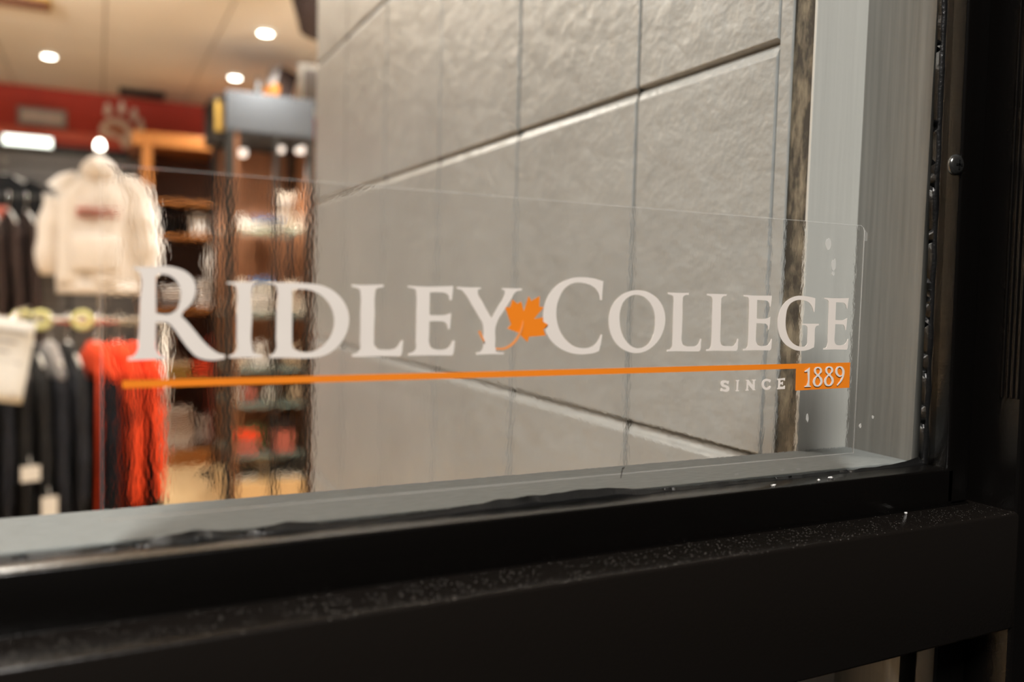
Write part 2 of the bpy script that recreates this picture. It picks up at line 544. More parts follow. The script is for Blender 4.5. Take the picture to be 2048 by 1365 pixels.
# outlines of the lettering on the glass, hundredths of a millimetre, origin at x 0, z 1.3 m; third value 1 = corner
GLYPHS = {
    'R': [[819,308,1,1272,330,1,1566,361,0,1844,328,0,2124,220,0,2307,31,0,2368,-227,0,2318,-488,0,2207,-684,0,2045,-859,0,2005,-968,1,2167,-1140,0,2371,-1400,0,2577,-1663,0,2785,-1863,0,2952,-1975,0,3121,-2021,1,3121,-2121,1,2890,-2162,0,2620,-2147,0,2413,-2078,0,2209,-1879,0,2006,-1595,0,1805,-1293,0,1685,-1164,0,1586,-1132,1,1379,-1133,1,1378,-1614,0,1398,-1872,0,1467,-1980,0,1645,-2046,1,1645,-2122,1,1211,-2126,0,698,-2140,1,698,-2066,1,842,-2015,0,920,-1888,0,949,-1613,0,990,-554,0,1010,79,0,962,203,0,818,251,1],[1379,90,1,1468,135,0,1645,130,0,1804,49,0,1924,-108,0,1984,-365,0,1954,-623,0,1884,-797,0,1764,-895,0,1605,-929,0,1379,-899,1]],
    'I': [[3166,-25,1,3933,5,1,3933,-49,1,3862,-83,0,3835,-190,0,3836,-961,0,3849,-1833,0,3893,-1970,0,3997,-2010,0,4122,-2031,1,4122,-2109,1,3227,-2107,1,3226,-2040,1,3345,-2003,0,3419,-1907,0,3426,-1541,0,3428,-773,0,3428,-237,0,3400,-133,0,3318,-88,0,3167,-72,1]],
    'D': [[4241,4,1,4552,3,0,5035,6,0,5388,-5,0,5787,-54,0,6133,-216,0,6423,-514,0,6573,-897,0,6557,-1264,0,6437,-1569,0,6215,-1853,0,5912,-2053,0,5611,-2129,0,5352,-2146,0,4763,-2128,0,4311,-2122,1,4310,-2053,1,4415,-2015,0,4481,-1917,0,4492,-1544,0,4501,-760,0,4515,-213,0,4486,-106,0,4399,-60,0,4242,-44,1],[4930,-194,1,5134,-169,0,5390,-183,0,5670,-276,0,5913,-482,0,6079,-761,0,6143,-1043,0,6107,-1346,0,5988,-1608,0,5808,-1809,0,5549,-1948,0,5310,-1975,0,5113,-1933,0,4985,-1863,0,4940,-1743,1]],
    'L': [[6645,3,1,6764,-7,0,7121,-4,0,7482,15,0,7614,18,1,7615,-50,1,7483,-73,0,7383,-114,0,7355,-242,0,7351,-866,0,7342,-1552,0,7360,-1787,0,7453,-1886,0,7678,-1924,0,7883,-1920,0,8047,-1862,0,8128,-1753,0,8178,-1654,1,8251,-1644,1,8234,-1853,0,8197,-2083,0,8166,-2122,1,7722,-2116,0,7114,-2118,0,6686,-2123,1,6685,-2055,1,6813,-2017,0,6901,-1950,0,6917,-1648,0,6915,-871,0,6909,-251,0,6884,-145,0,6804,-99,0,6646,-64,1]],
    'E': [[8366,8,1,8829,-7,0,9582,18,0,9844,34,1,9824,-231,0,9799,-404,1,9733,-405,1,9686,-254,0,9586,-185,0,9369,-169,0,9078,-175,1,9082,-870,1,9384,-877,0,9602,-865,0,9710,-833,0,9797,-802,1,9781,-1047,0,9761,-1302,1,9699,-1303,1,9663,-1170,0,9585,-1089,0,9388,-1060,0,9082,-1061,1,9084,-1455,0,9090,-1739,0,9146,-1861,0,9277,-1923,0,9495,-1941,0,9712,-1886,0,9798,-1784,0,9861,-1661,1,9939,-1661,1,9922,-1867,0,9882,-2082,0,9850,-2123,1,9195,-2109,0,8428,-2111,1,8426,-2045,1,8552,-2016,0,8646,-1937,0,8655,-1656,0,8652,-854,0,8643,-235,0,8620,-116,0,8535,-68,0,8367,-42,1]],
    'Y': [[9962,13,1,10395,7,0,10779,16,1,10780,-35,1,10690,-58,0,10680,-131,0,10859,-458,0,11175,-954,1,11369,-618,0,11592,-258,0,11623,-121,0,11610,-69,0,11516,-39,1,11526,13,1,11889,11,0,12233,13,1,12223,-51,1,12081,-69,0,11964,-145,0,11874,-294,0,11627,-677,0,11381,-1058,0,11322,-1247,0,11329,-1667,0,11335,-1898,0,11396,-1994,0,11642,-2028,1,11632,-2102,1,11132,-2096,0,10675,-2105,1,10673,-2039,1,10809,-2019,0,10887,-1937,0,10902,-1665,0,10906,-1352,0,10865,-1123,0,10735,-916,0,10500,-567,0,10244,-202,0,10130,-91,0,9963,-44,1]],
    'leaf': [[11888,-347,1,12069,-481,1,12205,-405,1,12303,-733,1,12468,-230,1,12569,-384,1,12874,-222,1,12865,-555,1,13037,-578,1,12684,-964,1,13023,-908,1,13015,-1048,1,13215,-1144,1,13041,-1307,1,13136,-1502,1,12520,-1544,1,12472,-1719,1,12194,-1479,1,12144,-1415,1,11726,-1277,1,11864,-1150,1,11637,-604,1,11812,-591,1]],
    'stem': [[12295,-1031,1,12283,-1244,0,12212,-1447,0,12058,-1702,0,11861,-1865,0,11617,-1960,0,11341,-1949,1,11330,-1888,1,11568,-1892,0,11789,-1809,0,11973,-1659,0,12133,-1426,0,12223,-1234,0,12271,-1031,1]],
    'stem_tip': [[10780,-1342,1,10840,-1477,0,10936,-1655,1,10904,-1711,1,10797,-1560,0,10701,-1373,1]],
    'C': [[15314,330,1,14938,413,0,14527,443,0,14151,413,0,13809,311,0,13499,132,0,13247,-147,0,13088,-469,0,13035,-810,0,13072,-1151,0,13199,-1471,0,13404,-1724,0,13701,-1933,0,14025,-2064,0,14405,-2138,0,14786,-2131,0,15088,-2087,0,15238,-2029,1,15286,-1828,0,15343,-1485,1,15286,-1468,1,15196,-1662,0,15077,-1803,0,14888,-1908,0,14588,-1936,0,14315,-1892,0,14013,-1727,0,13764,-1472,0,13595,-1149,0,13525,-805,0,13546,-484,0,13642,-208,0,13792,24,0,13999,179,0,14264,259,0,14534,250,0,14809,188,0,15005,76,0,15121,-62,0,15182,-202,0,15208,-307,1,15283,-306,1,15298,12,0]],
    'O': [[16790,58,0,17203,-6,0,17568,-205,0,17821,-494,0,17943,-861,0,17915,-1230,0,17751,-1599,0,17465,-1892,0,17117,-2072,0,16738,-2124,0,16358,-2052,0,16007,-1869,0,15739,-1569,0,15597,-1189,0,15596,-809,0,15709,-476,0,15939,-211,0,16302,-13,0],[16681,-101,0,16975,-156,0,17248,-356,0,17439,-646,0,17508,-987,0,17486,-1353,0,17366,-1671,0,17139,-1889,0,16877,-1960,0,16583,-1897,0,16314,-1691,0,16115,-1378,0,16029,-1020,0,16030,-686,0,16145,-374,0,16366,-179,0]],
    'L2': [[18017,11,1,18432,6,0,18938,14,1,18934,-57,1,18773,-77,0,18698,-130,0,18682,-246,0,18696,-747,0,18701,-1375,0,18709,-1711,0,18767,-1838,0,18914,-1898,0,19152,-1908,0,19336,-1895,0,19452,-1821,0,19536,-1630,1,19590,-1641,1,19577,-1801,0,19544,-2056,0,19493,-2094,1,18924,-2088,0,18402,-2076,0,18068,-2083,1,18079,-2025,1,18218,-1991,0,18279,-1918,0,18294,-1689,0,18287,-1167,0,18278,-439,0,18276,-232,0,18245,-118,0,18154,-79,0,18025,-50,1]],
    'L3': [[19768,2,1,20152,0,0,20685,4,1,20674,-56,1,20511,-85,0,20446,-151,0,20435,-301,0,20453,-944,0,20460,-1590,0,20477,-1763,0,20538,-1860,0,20692,-1905,0,20886,-1912,0,21108,-1897,0,21201,-1810,0,21276,-1632,1,21324,-1647,1,21314,-1811,0,21285,-2051,0,21245,-2090,1,20674,-2084,0,20261,-2074,0,19828,-2084,1,19838,-2027,1,19985,-1996,0,20035,-1910,0,20051,-1696,0,20044,-1054,0,20033,-414,0,20028,-222,0,19982,-117,0,19885,-76,0,19772,-57,1]],
    'E2': [[21494,-5,1,21964,-20,0,22870,-7,1,22859,-217,0,22828,-429,1,22792,-423,1,22746,-286,0,22639,-210,0,22435,-191,0,22154,-181,1,22172,-884,1,22447,-891,0,22679,-874,0,22765,-851,0,22845,-817,1,22835,-1040,0,22807,-1296,1,22769,-1296,1,22725,-1151,0,22648,-1085,0,22457,-1064,0,22167,-1054,1,22169,-1484,0,22184,-1727,0,22258,-1861,0,22420,-1917,0,22624,-1919,0,22797,-1875,0,22880,-1775,0,22945,-1646,1,22969,-1653,1,22967,-1865,0,22940,-2044,0,22893,-2093,1,22227,-2077,0,21569,-2080,1,21580,-2021,1,21734,-1989,0,21786,-1902,0,21798,-1704,0,21789,-1045,0,21771,-389,0,21751,-192,0,21697,-95,0,21625,-75,0,21497,-55,1]],
    'G': [[25119,-65,1,24824,-17,0,24475,13,0,24189,9,0,23853,-77,0,23581,-229,0,23371,-463,0,23250,-758,0,23226,-1052,0,23288,-1367,0,23430,-1641,0,23654,-1853,0,23947,-2004,0,24267,-2103,0,24556,-2123,0,24873,-2087,0,25174,-1992,1,25191,-1798,0,25177,-1366,0,25183,-1236,0,25237,-1161,0,25381,-1123,1,25377,-1063,1,24981,-1065,0,24531,-1063,1,24534,-1110,1,24695,-1141,0,24772,-1205,0,24794,-1323,0,24803,-1688,0,24800,-1860,0,24732,-1935,0,24546,-1962,0,24313,-1932,0,24078,-1835,0,23868,-1663,0,23711,-1409,0,23631,-1113,0,23630,-797,0,23682,-501,0,23811,-310,0,24031,-190,0,24256,-144,0,24544,-160,0,24811,-252,0,24966,-399,0,25033,-527,0,25068,-609,1,25111,-602,1,25122,-333,0]],
    'E3': [[25604,-34,1,26098,-47,0,26704,-36,0,26948,-20,1,26918,-241,0,26902,-450,1,26855,-439,1,26800,-308,0,26686,-222,0,26502,-208,0,26253,-203,1,26263,-906,1,26552,-915,0,26735,-903,0,26824,-869,0,26920,-824,1,26907,-1078,0,26881,-1310,1,26841,-1310,1,26784,-1167,0,26718,-1101,0,26533,-1080,0,26269,-1076,1,26273,-1475,0,26278,-1760,0,26346,-1870,0,26501,-1919,0,26684,-1916,0,26835,-1884,0,26952,-1785,0,27011,-1664,1,27042,-1664,1,27035,-1874,0,27017,-2052,0,26974,-2100,1,26240,-2084,0,25684,-2088,1,25695,-2029,1,25842,-1998,0,25895,-1889,0,25898,-1583,0,25875,-821,0,25859,-279,0,25836,-171,0,25773,-118,0,25607,-77,1]],
    'bar': [[570,-2670,1,20027,-2624,1,27217,-2623,1,27234,-3648,1,24314,-3674,1,24288,-2816,1,20037,-2826,1,569,-2867,1]],
    's': [[20969,-3209,1,20941,-3331,1,20888,-3324,1,20834,-3282,0,20764,-3272,0,20713,-3289,0,20722,-3325,0,20803,-3354,0,20928,-3404,0,20995,-3483,0,20978,-3564,0,20887,-3608,0,20765,-3604,0,20659,-3576,0,20573,-3574,1,20591,-3465,1,20636,-3467,1,20707,-3507,0,20795,-3523,0,20846,-3506,0,20834,-3473,0,20756,-3438,0,20632,-3396,0,20570,-3321,0,20589,-3231,0,20673,-3187,0,20777,-3182,0,20882,-3207,0]],
    'i': [[21294,-3190,1,21449,-3180,1,21451,-3221,1,21420,-3229,1,21414,-3564,1,21457,-3574,1,21455,-3607,1,21307,-3608,1,21305,-3575,1,21343,-3562,1,21339,-3238,1,21296,-3228,1]],
    'n': [[21787,-3189,1,21905,-3186,1,22126,-3406,1,22123,-3233,1,22087,-3224,1,22084,-3188,1,22254,-3181,1,22256,-3220,1,22217,-3230,1,22225,-3553,1,22258,-3563,1,22260,-3596,1,22126,-3595,1,21898,-3377,1,21897,-3552,1,21926,-3561,1,21928,-3600,1,21785,-3601,1,21783,-3568,1,21819,-3558,1,21825,-3237,1,21789,-3230,1]],
    'c': [[23017,-3220,1,22986,-3318,1,22937,-3311,1,22891,-3273,0,22798,-3257,0,22708,-3296,0,22684,-3380,0,22719,-3473,0,22813,-3515,0,22904,-3498,0,22982,-3444,1,23033,-3482,1,23000,-3557,1,22910,-3591,0,22781,-3598,0,22650,-3547,0,22570,-3432,0,22571,-3321,0,22649,-3219,0,22775,-3177,0,22904,-3189,0]],
    'e': [[23338,-3192,1,23734,-3162,1,23737,-3267,1,23691,-3266,1,23664,-3245,1,23502,-3247,1,23500,-3332,1,23582,-3328,1,23600,-3306,1,23637,-3307,1,23638,-3435,1,23600,-3434,1,23583,-3405,1,23501,-3408,1,23499,-3502,1,23668,-3501,1,23704,-3465,1,23753,-3466,1,23749,-3594,1,23355,-3596,1,23353,-3554,1,23397,-3541,1,23401,-3244,1,23341,-3237,1]],
    '1': [[24975,-2779,1,24997,-3473,1,25023,-3503,0,25078,-3510,1,25080,-3548,1,24749,-3547,1,24747,-3509,1,24835,-3497,0,24871,-3455,0,24868,-2936,1,24799,-2949,0,24722,-2956,1,24701,-2926,1,24832,-2863,0]],
    '8': [[25453,-2765,0,25617,-2850,0,25633,-2966,0,25514,-3080,0,25663,-3229,0,25693,-3391,0,25583,-3519,0,25427,-3552,0,25245,-3495,0,25178,-3362,0,25216,-3233,0,25349,-3105,0,25231,-2987,0,25223,-2856,0,25316,-2780,0],[25437,-2817,0,25529,-2891,0,25527,-2979,0,25440,-3049,0,25328,-2960,0,25321,-2858,0],[25419,-3151,0,25546,-3270,0,25582,-3388,0,25501,-3487,0,25383,-3484,0,25297,-3380,0,25316,-3250,0]],
    '8b': [[26062,-2756,0,26229,-2841,0,26245,-2959,0,26124,-3073,0,26276,-3224,0,26307,-3386,0,26195,-3516,0,26036,-3549,0,25852,-3491,0,25783,-3358,0,25822,-3227,0,25957,-3099,0,25837,-2979,0,25828,-2848,0,25922,-2771,0],[26045,-2808,0,26139,-2883,0,26137,-2971,0,26049,-3043,0,25935,-2952,0,25928,-2850,0],[26028,-3145,0,26157,-3265,0,26194,-3383,0,26112,-3484,0,25991,-3481,0,25904,-3376,0,25923,-3244,0]],
    '9': [[26596,-2760,0,26762,-2798,0,26874,-2933,0,26869,-3141,0,26780,-3331,0,26530,-3552,1,26499,-3516,1,26659,-3357,0,26747,-3167,0,26647,-3195,0,26501,-3147,0,26392,-3041,0,26383,-2909,0,26456,-2792,0],[26600,-2810,0,26706,-2871,0,26765,-3005,0,26744,-3123,0,26622,-3120,0,26504,-3014,0,26491,-2881,0]],
}

# ------------------------------------------------------------------ the room shell
CEIL = 2.65
BACK = 6.70
XL, XR = -2.2, 2.6

struct(MB().box(XL - 0.1, XR + 0.1, -2.6, -0.001, -0.1, 0.0).build('floor_lobby', 'lobby_floor'), 'dark mat floor of the lobby outside the window', 'floor')
struct(MB().box(XL - 0.1, XR + 0.1, 0.0, BACK + 0.1, -0.1, 0.0).build('floor', 'floor'), 'blond wood floor of the shop', 'floor')

ce = struct(MB().box(XL - 0.1, XR + 0.1, -2.6, BACK + 0.1, CEIL + 0.012, CEIL + 0.1).build('ceiling', 'seam'), 'beige panelled ceiling above the shop', 'ceiling')
seams = [XL, -1.63, -1.073, -0.516, 0.041, 0.598, 1.155, 1.712, XR]
for i in range(len(seams) - 1):
    MB().box(seams[i] + 0.004, seams[i + 1] - 0.004, -2.5, BACK, CEIL, CEIL + 0.013).build('panel', 'ceiling', ce)

wb = struct(MB().box(XL - 0.1, XR + 0.1, BACK, BACK + 0.1, 0.0, CEIL).build('wall_back', 'red'), 'red back wall above grey slat boards', 'wall')
zt = at(60, 262, BACK).z
zr = at(60, 287, BACK).z
MB().box(XL, 0.34, BACK - 0.03, BACK, zr + 0.04, zt + 0.02, 0.004).build('trim', 'red_trim', wb)
MB().box(XL, 0.34, BACK - 0.012, BACK, 0.1, zr).build('slat_backing', 'slat_gap', wb)
slat = None
z = 0.12
while z + 0.09 < zr:
    if slat is None:
        slat = MB().box(XL, 0.34, -0.016, 0.0, 0.0, 0.088, 0.003).build('slat', 'slat', wb)
        slat.location = (0, BACK - 0.012, z)
    else:
        child_copy(slat, wb, (0, BACK - 0.012, z))
    z += 0.094

struct(MB().box(XL - 0.1, XL, -2.5, -0.021, 0, CEIL).build('wall_lobby_left', 'lobby_wall'), 'dark lobby side wall left of the viewer', 'wall')
struct(MB().box(XR, XR + 0.1, -2.5, -0.021, 0, CEIL).build('wall_lobby_right', 'lobby_wall'), 'dark lobby side wall right of the viewer', 'wall')
struct(MB().box(XL - 0.1, XL, -0.02, BACK, 0, CEIL).build('wall_left', 'plain_wall'), 'cream side wall of the shop', 'wall')
struct(MB().box(XR, XR + 0.1, -0.02, BACK, 0, CEIL).build('wall_far_right', 'plain_wall'), 'cream side wall of the shop beyond the block pier', 'wall')
wf = struct(MB().box(0.415, XR, -0.02, 0.05, 0, CEIL).build('wall_front', 'lobby_wall'), 'dark front wall beside the window', 'wall')
MB().box(XL, -0.52, -0.02, 0.05, 0, CEIL).build('wall_section', 'lobby_wall', wf)
MB().box(-0.52, 0.415, -0.02, 0.05, 2.12, CEIL).build('wall_section', 'lobby_wall', wf)
struct(MB().box(XL - 0.1, XR + 0.1, -2.6, -2.5, 0, CEIL).build('wall_lobby', 'lobby_wall'), 'dark lobby wall behind the viewer', 'wall')

# ---- block pier: every block a piece of its own
WX = 0.29
wr = struct(MB().box(WX + 0.014, WX + 0.19, 0.067, 1.008, 0.0, 2.648).build('wall_right', 'block'), 'grey painted concrete block wall running back from the window', 'wall')
cols = [0.0655, 0.182, 0.341, 0.507, 0.674, 0.843, 1.010]
H = 0.2
Z0 = 0.0205


def block_mesh(w, h):
    """front faces -x; deep chamfer along top and bottom, hairline one at the sides"""
    g = 0.0011
    cy, dy = 0.0006, 0.0035
    lo, hi = 0.0020, 0.0070            # undercut lip below, broad slope above, shaped to catch the light
    d = 0.196
    def ring(x, iy, zb, zt):
        return [(x, g + iy, zb), (x, w - g - iy, zb), (x, w - g - iy, h - zt), (x, g + iy, h - zt)]
    mb = MB()
    mb.loft([ring(0.0, cy, lo, hi), ring(0.0005, cy * 0.6, lo * 0.8, hi * 0.86), ring(0.0012, cy * 0.35, lo * 0.62, hi * 0.60), ring(0.0030, 0, lo * 0.25, hi * 0.10), ring(0.0042, 0, 0, 0), ring(d - 0.006, 0, 0, 0), ring(d, cy, lo, hi)])
    return mb


for ci in range(6):
    w = cols[ci + 1] - cols[ci]
    proto = None
    for ri in range(-1, 13):
        zz = Z0 + ri * H
        if zz + H < 0.1 or zz + 0.05 > CEIL:
            continue
        if proto is None:
            proto = block_mesh(w, H).build('block', 'block', wr)
            b = proto
        else:
            b = child_copy(proto, wr)
        b.location = (WX + random.uniform(-0.0003, 0.0003), cols[ci], zz)

for c in cols[1:-1]:  # dark strips paint the shadow lines of the vertical joints
    MB().box(WX + 0.0011, WX + 0.012, c - 0.00105, c + 0.00105, 0.0, 2.62).build('joint_shade_strip', 'joint_shade', wr)

# ---- the window
SZ = 1.2285            # height of the inner sill
XJ = 0.3215            # inner face of the jamb
GX = 0.3175            # edge of the visible glass
win = bpy.data.objects.new('window_1', None)
COL.objects.link(win)
struct(win, 'dark enamelled steel window with a clear pane and grey inner sill', 'window')
win.location = (0, 0, 0)
XW = -0.47
MB().box(XW, 0.33, 0.0, 0.006, SZ - 0.012, 2.05).build('pane', 'pane', win)
MB().box(XW, 0.33, 0.0, 0.006, 0.16, 1.168).build('pane', 'pane', win)
MB().box(XW, XJ, 0.0065, 0.043, 1.165, SZ, 0.0007).build('sill', 'sill', win)
MB().box(XJ, XJ + 0.03, 0.0065, 0.0445, SZ - 0.06, 2.05).build('jamb', 'jamb', win)
MB().box(XJ, XJ + 0.03, 0.0065, 0.0445, 0.1, 1.165).build('jamb', 'jamb', win)
MB().box(0.2895, XJ + 0.001, 0.0425, 0.0440, 0.1, 2.05, 0.0003).build('jamb_return', 'return', win)
MB().box(0.2912, 0.302, 0.0440, 0.0580, 0.1, 2.05).build('caulk_joint', 'caulk', win)
MB().box(0.2900, 0.302, 0.0575, 0.0655, 0.1, 2.05, 0.0005).build('corner_strip', 'block', win)
# bottom rail with its glazing bead
MB().box(XW, 0.360, -0.0308, -0.002, 1.1635, 1.2132, 0.0013).build('rail', 'ledge', win, True)
MB().box(XW, 0.324, -0.0125, -0.0022, 1.2125, 1.2290, 0.0009).build('glazing_bead', 'frame', win, True)
MB().box(XW, 0.339, -0.031, 0.043, 0.06, 0.16, 0.0022).build('rail', 'frame', win)
MB().box(XW, 0.339, -0.031, 0.043, 2.05, 2.12, 0.0022).build('rail', 'frame', win)
MB().tube([(XW, -0.0121, 1.2128), (0.334, -0.0121, 1.2128)], 0.0011, 12).build('bead_foot', 'frame', win, True)
# right stile with its bead, leaning a hair like the old frame does
LEAN = 0.022


def lean(mb):
    mb.v = [(x - LEAN * (z - 1.24), y, z) for x, y, z in mb.v]
    return mb


lean(MB().box(0.3385, 0.42, -0.031, 0.052, 0.0, 2.12, 0.0016)).build('stile', 'frame', win)
lean(MB().box(0.3195, 0.3340, -0.0125, -0.0022, 1.214, 2.05, 0.0011)).build('glazing_bead', 'frame', win, True)
lean(MB().box(0.3195, 0.3395, -0.0060, -0.0005, 1.2, 2.05)).build('stile_rebate', 'frame', win)
MB().box(0.3195, 0.3390, -0.0125, -0.0022, 0.16, 1.166, 0.0011).build('glazing_bead', 'frame', win, True)
for k in range(4):
    lean(MB().box(0.3376, 0.3387, -0.0292 + k * 0.0022, -0.0282 + k * 0.0022, 1.26, 2.04, 0.0003)).build('rib', 'frame', win)
MB().box(-0.55, XW, -0.031, 0.052, 0.0, 2.12, 0.002).build('stile', 'frame', win)


def ragged(n, f_lo, f_hi, p0, p1, along, seed):
    """an uneven squeeze of sealant between two edges, thick at its middle"""
    mb = MB()
    rings = []
    for i in range(n + 1):
        t = i / n
        s = p0 + (p1 - p0) * t
        lo = f_lo(t, s)
        hi = f_hi(t, s)
        th = 0.0009 + 0.0006 * mnoise.noise(Vector((s * 90, seed, 0)))
        if along == 'x':
            rings.append([(s, -0.0022, lo), (s, -0.0022 - th, lo), (s, -0.0003 - th * 0.6, (lo + hi) / 2 + 0.0002), (s, -0.0001, hi)])
        else:
            rings.append([(lo, -0.0022, s), (lo, -0.0022 - th, s), ((lo + hi) / 2 + 0.0002, -0.0006 - th, s), (hi, -0.0001, s)])
    mb.loft(rings)
    return mb


def sill_hi(t, s):
    base = 0.0006 + 0.0012 * max(0, mnoise.noise(Vector((s * 38, 3.1, 0.2)))) + 0.0005 * mnoise.noise(Vector((s * 160, 1.0, 0)))
    bulge = 0.0024 * math.exp(-((s - 0.150) / 0.020) ** 2) + 0.0016 * math.exp(-((s - 0.118) / 0.022) ** 2)
    lump = 0.0016 * math.exp(-((s - 0.048) / 0.006) ** 2) + 0.0014 * math.exp(-((s - 0.024) / 0.008) ** 2)
    end = 0.0030 * max(0.0, (s - 0.29) / 0.03) ** 2
    return SZ + 0.0004 + max(0.0002, base + bulge + lump + end)


ragged(420, lambda t, s: SZ - 0.001, sill_hi, -0.2, 0.3195, 'x', 0.0).build('sealant', 'gasket', win, True)
lean(ragged(300, lambda t, s: 0.3196, lambda t, s: 0.3176 - 0.0009 * mnoise.noise(Vector((s * 45, 9.1, 0))) - 0.0005 * mnoise.noise(Vector((s * 190, 2.0, 0))), SZ - 0.001, 2.05, 'z', 4.0)).build('sealant', 'gasket', win, True)
# a shred of sealant standing on the glass
p = at(1243, 948, -0.0004)
MB().tube([(p.x - 0.0003, -0.0004, p.z - 0.0016), (p.x, -0.0006, p.z + 0.0008), (p.x + 0.0004, -0.0005, p.z + 0.0019), (p.x + 0.0013, -0.0004, p.z + 0.0023)], [0.0001, 0.00025, 0.0003, 0.0001], 6).build('sealant_shred', 'gasket', win)
# paint flakes lying on bead and ledge
for (u, v, y, s) in ((1545, 995, -0.0100, 0.0009), (1660, 966, -0.0085, 0.0016), (1640, 964, -0.0095, 0.0012), (2036, 1018, -0.0290, 0.0013), (1990, 1003, -0.0160, 0.0011), (1812, 1024, -0.0150, 0.0007)):
    q = at(u, v, y)
    zb = SZ + 0.0007 if y > -0.012 else 1.2134
    mb = MB()
    for j in range(3):
        a = random.uniform(0, 6.28)
        c = Vector((q.x + random.uniform(-1, 1) * s, y, zb))
        mb.add([c + Vector((math.cos(a + k * 1.9) * s * random.uniform(0.4, 0.9), math.sin(a + k * 1.9) * s * 0.5, 0.0002 + 0.0004 * (k % 2))) for k in range(4)] + [c - Vector((0, 0, 0.0003))], [(0, 1, 2, 3), (0, 4, 1), (1, 4, 2), (2, 4, 3), (3, 4, 0)])
    mb.build('paint_flake', 'paper', win)
# countersunk cross-head screw in the stile bead
q = at(1913, 330, -0.0130)
scr = MB().lathe([(0.0043, 0.0010), (0.0043, -0.0001), (0.0036, -0.0008), (0.0026, -0.0012), (0.0004, -0.0013)], (q.x, q.y, q.z), 24, 'y').build('screw', 'screw', win, True)
MB().box(q.x - 0.0019, q.x + 0.0019, q.y - 0.00145, q.y - 0.0012, q.z - 0.0004, q.z + 0.0004).box(q.x - 0.0004, q.x + 0.0004, q.y - 0.00145, q.y - 0.0012, q.z - 0.0019, q.z + 0.0019).build('cross_slot', 'gasket', scr)

# ---- the lettering: clear film, cut vinyl letters, bar, leaf
dec = thing('window_decal', 'clear vinyl window decal reading Ridley College since 1889 with orange leaf', 'decal', (0.14, 0, 1.236))
OFF = Vector((0.14, 0, 1.236))


def shift(mb):
    mb.v = [(x - OFF.x, y - OFF.y, z - OFF.z) for x, y, z in mb.v]
    return mb


FX0, FX1, FZ0, FZ1 = 0.0008, 0.2768, 1.2365, 1.3290
film = MB()
fo = [(FX0, FZ0), (FX1, FZ0), (FX1, FZ1 - 0.0022), (FX1 - 0.0006, FZ1 - 0.0008), (FX1 - 0.0020, FZ1), (FX0, FZ1)]
nf = len(fo)
film.add([(x, -0.0006, z) for x, z in fo] + [(x, -0.0002, z) for x, z in fo],
         [tuple(range(nf)), tuple(range(2 * nf - 1, nf - 1, -1))] + [(i, (i + 1) % nf, nf + (i + 1) % nf, nf + i) for i in range(nf)])
shift(film)
fo_ = film.build('film', ['film_front', 'film_back'], dec)
for p in fo_.data.polygons:
    if p.normal.y > 0.9:
        p.material_index = 1
e = 0.00016
shift(MB().box(FX0 - e, FX1 - 0.002, -0.00075, -0.0001, FZ1 - e, FZ1 + e)).build('film_edge', 'film_edge', dec)
shift(MB().box(FX0 - e, FX0 + e, -0.00075, -0.0001, FZ0, FZ1)).build('film_edge', 'film_edge', dec)
shift(MB().box(FX1 - e, FX1 + e, -0.00075, -0.0001, FZ0, FZ1 - 0.002)).build('film_edge', 'film_edge', dec)
shift(MB().box(FX0, FX1, -0.00075, -0.0001, FZ0 - e, FZ0 + e)).build('film_edge', 'film_edge', dec)
# lifted corner
shift(MB().add([(FX1 - 0.0012, -0.0008, FZ1 - 0.0005), (FX1 + 0.0006, -0.0016, FZ1 - 0.0030), (FX1 + 0.0008, -0.0014, FZ1 - 0.0062), (FX1 - 0.0002, -0.0008, FZ1 - 0.0060)], [(0, 1, 2, 3)])).build('lifted_corner', 'film_edge', dec)
for (u, v, rx, rz) in ((1655, 488, 7, 10), (1667, 530, 5, 11), (1666, 548, 3, 4), (1614, 837, 3, 7), (1745, 835, 3, 3), (1720, 852, 3, 4)):
    p = at(u, v, -0.0007)
    s = 0.32 / FPX / 0.78
    cont = []
    for k in range(11):
        a = 2 * math.pi * k / 11
        w = random.uniform(0.65, 1.1)
        cont.append((p.x + rx * s * w * math.cos(a), p.z + rz * s * w * math.sin(a)))
    shift(plate([cont], -0.0009, -0.0007)).build('air_bubble', 'bubble', dec)


def glyph(name, key, m, y=-0.0009):
    cs = []
    for c in GLYPHS[key]:
        pts = [(c[i] * 1e-5, 1.3 + c[i + 1] * 1e-5, c[i + 2]) for i in range(0, len(c), 3)]
        cs.append(spline(pts))
    o = shift(plate(cs, y, y + 0.00015)).build(name, m, dec)
    return o


for key in ('R', 'I', 'D', 'L', 'E', 'Y', 'C', 'O', 'L2', 'L3', 'E2', 'G', 'E3', 's', 'i', 'n', 'c', 'e'):
    glyph('letter', key, 'letter')
bar = glyph('bar', 'bar', 'orange')
for key in ('1', '8', '8b', '9'):
    g = glyph('digit', key, 'letter', -0.0012)
    g.parent = bar
lf = glyph('leaf', 'leaf', 'orange', -0.0012)
for key in ('stem', 'stem_tip'):
    g = glyph('leaf_stem', key, 'orange_pale', -0.0014)
    g.parent = lf

# ------------------------------------------------------------------ lamps of the place, plus added pendant uplights
def lamp_in(parent, kind, name, loc, watts, col, size=0.1, angle=150, rot=(0, 0, 0), size_y=None):
    l = bpy.data.lights.new(name, kind)
    l.energy = watts
    l.color = col
    if kind == 'SPOT':
        l.spot_size = math.radians(angle)
        l.spot_blend = 0.6
        l.shadow_soft_size = size
    elif kind == 'AREA':
        l.shape = 'RECTANGLE'
        l.size = size
        l.size_y = size_y or size
    else:
        l.shadow_soft_size = size
    o = bpy.data.objects.new(name, l)
    COL.objects.link(o)
    o.parent = parent
    o.location = loc
    o.rotation_euler = rot
    return o


WARM = (1.0, 0.94, 0.87)


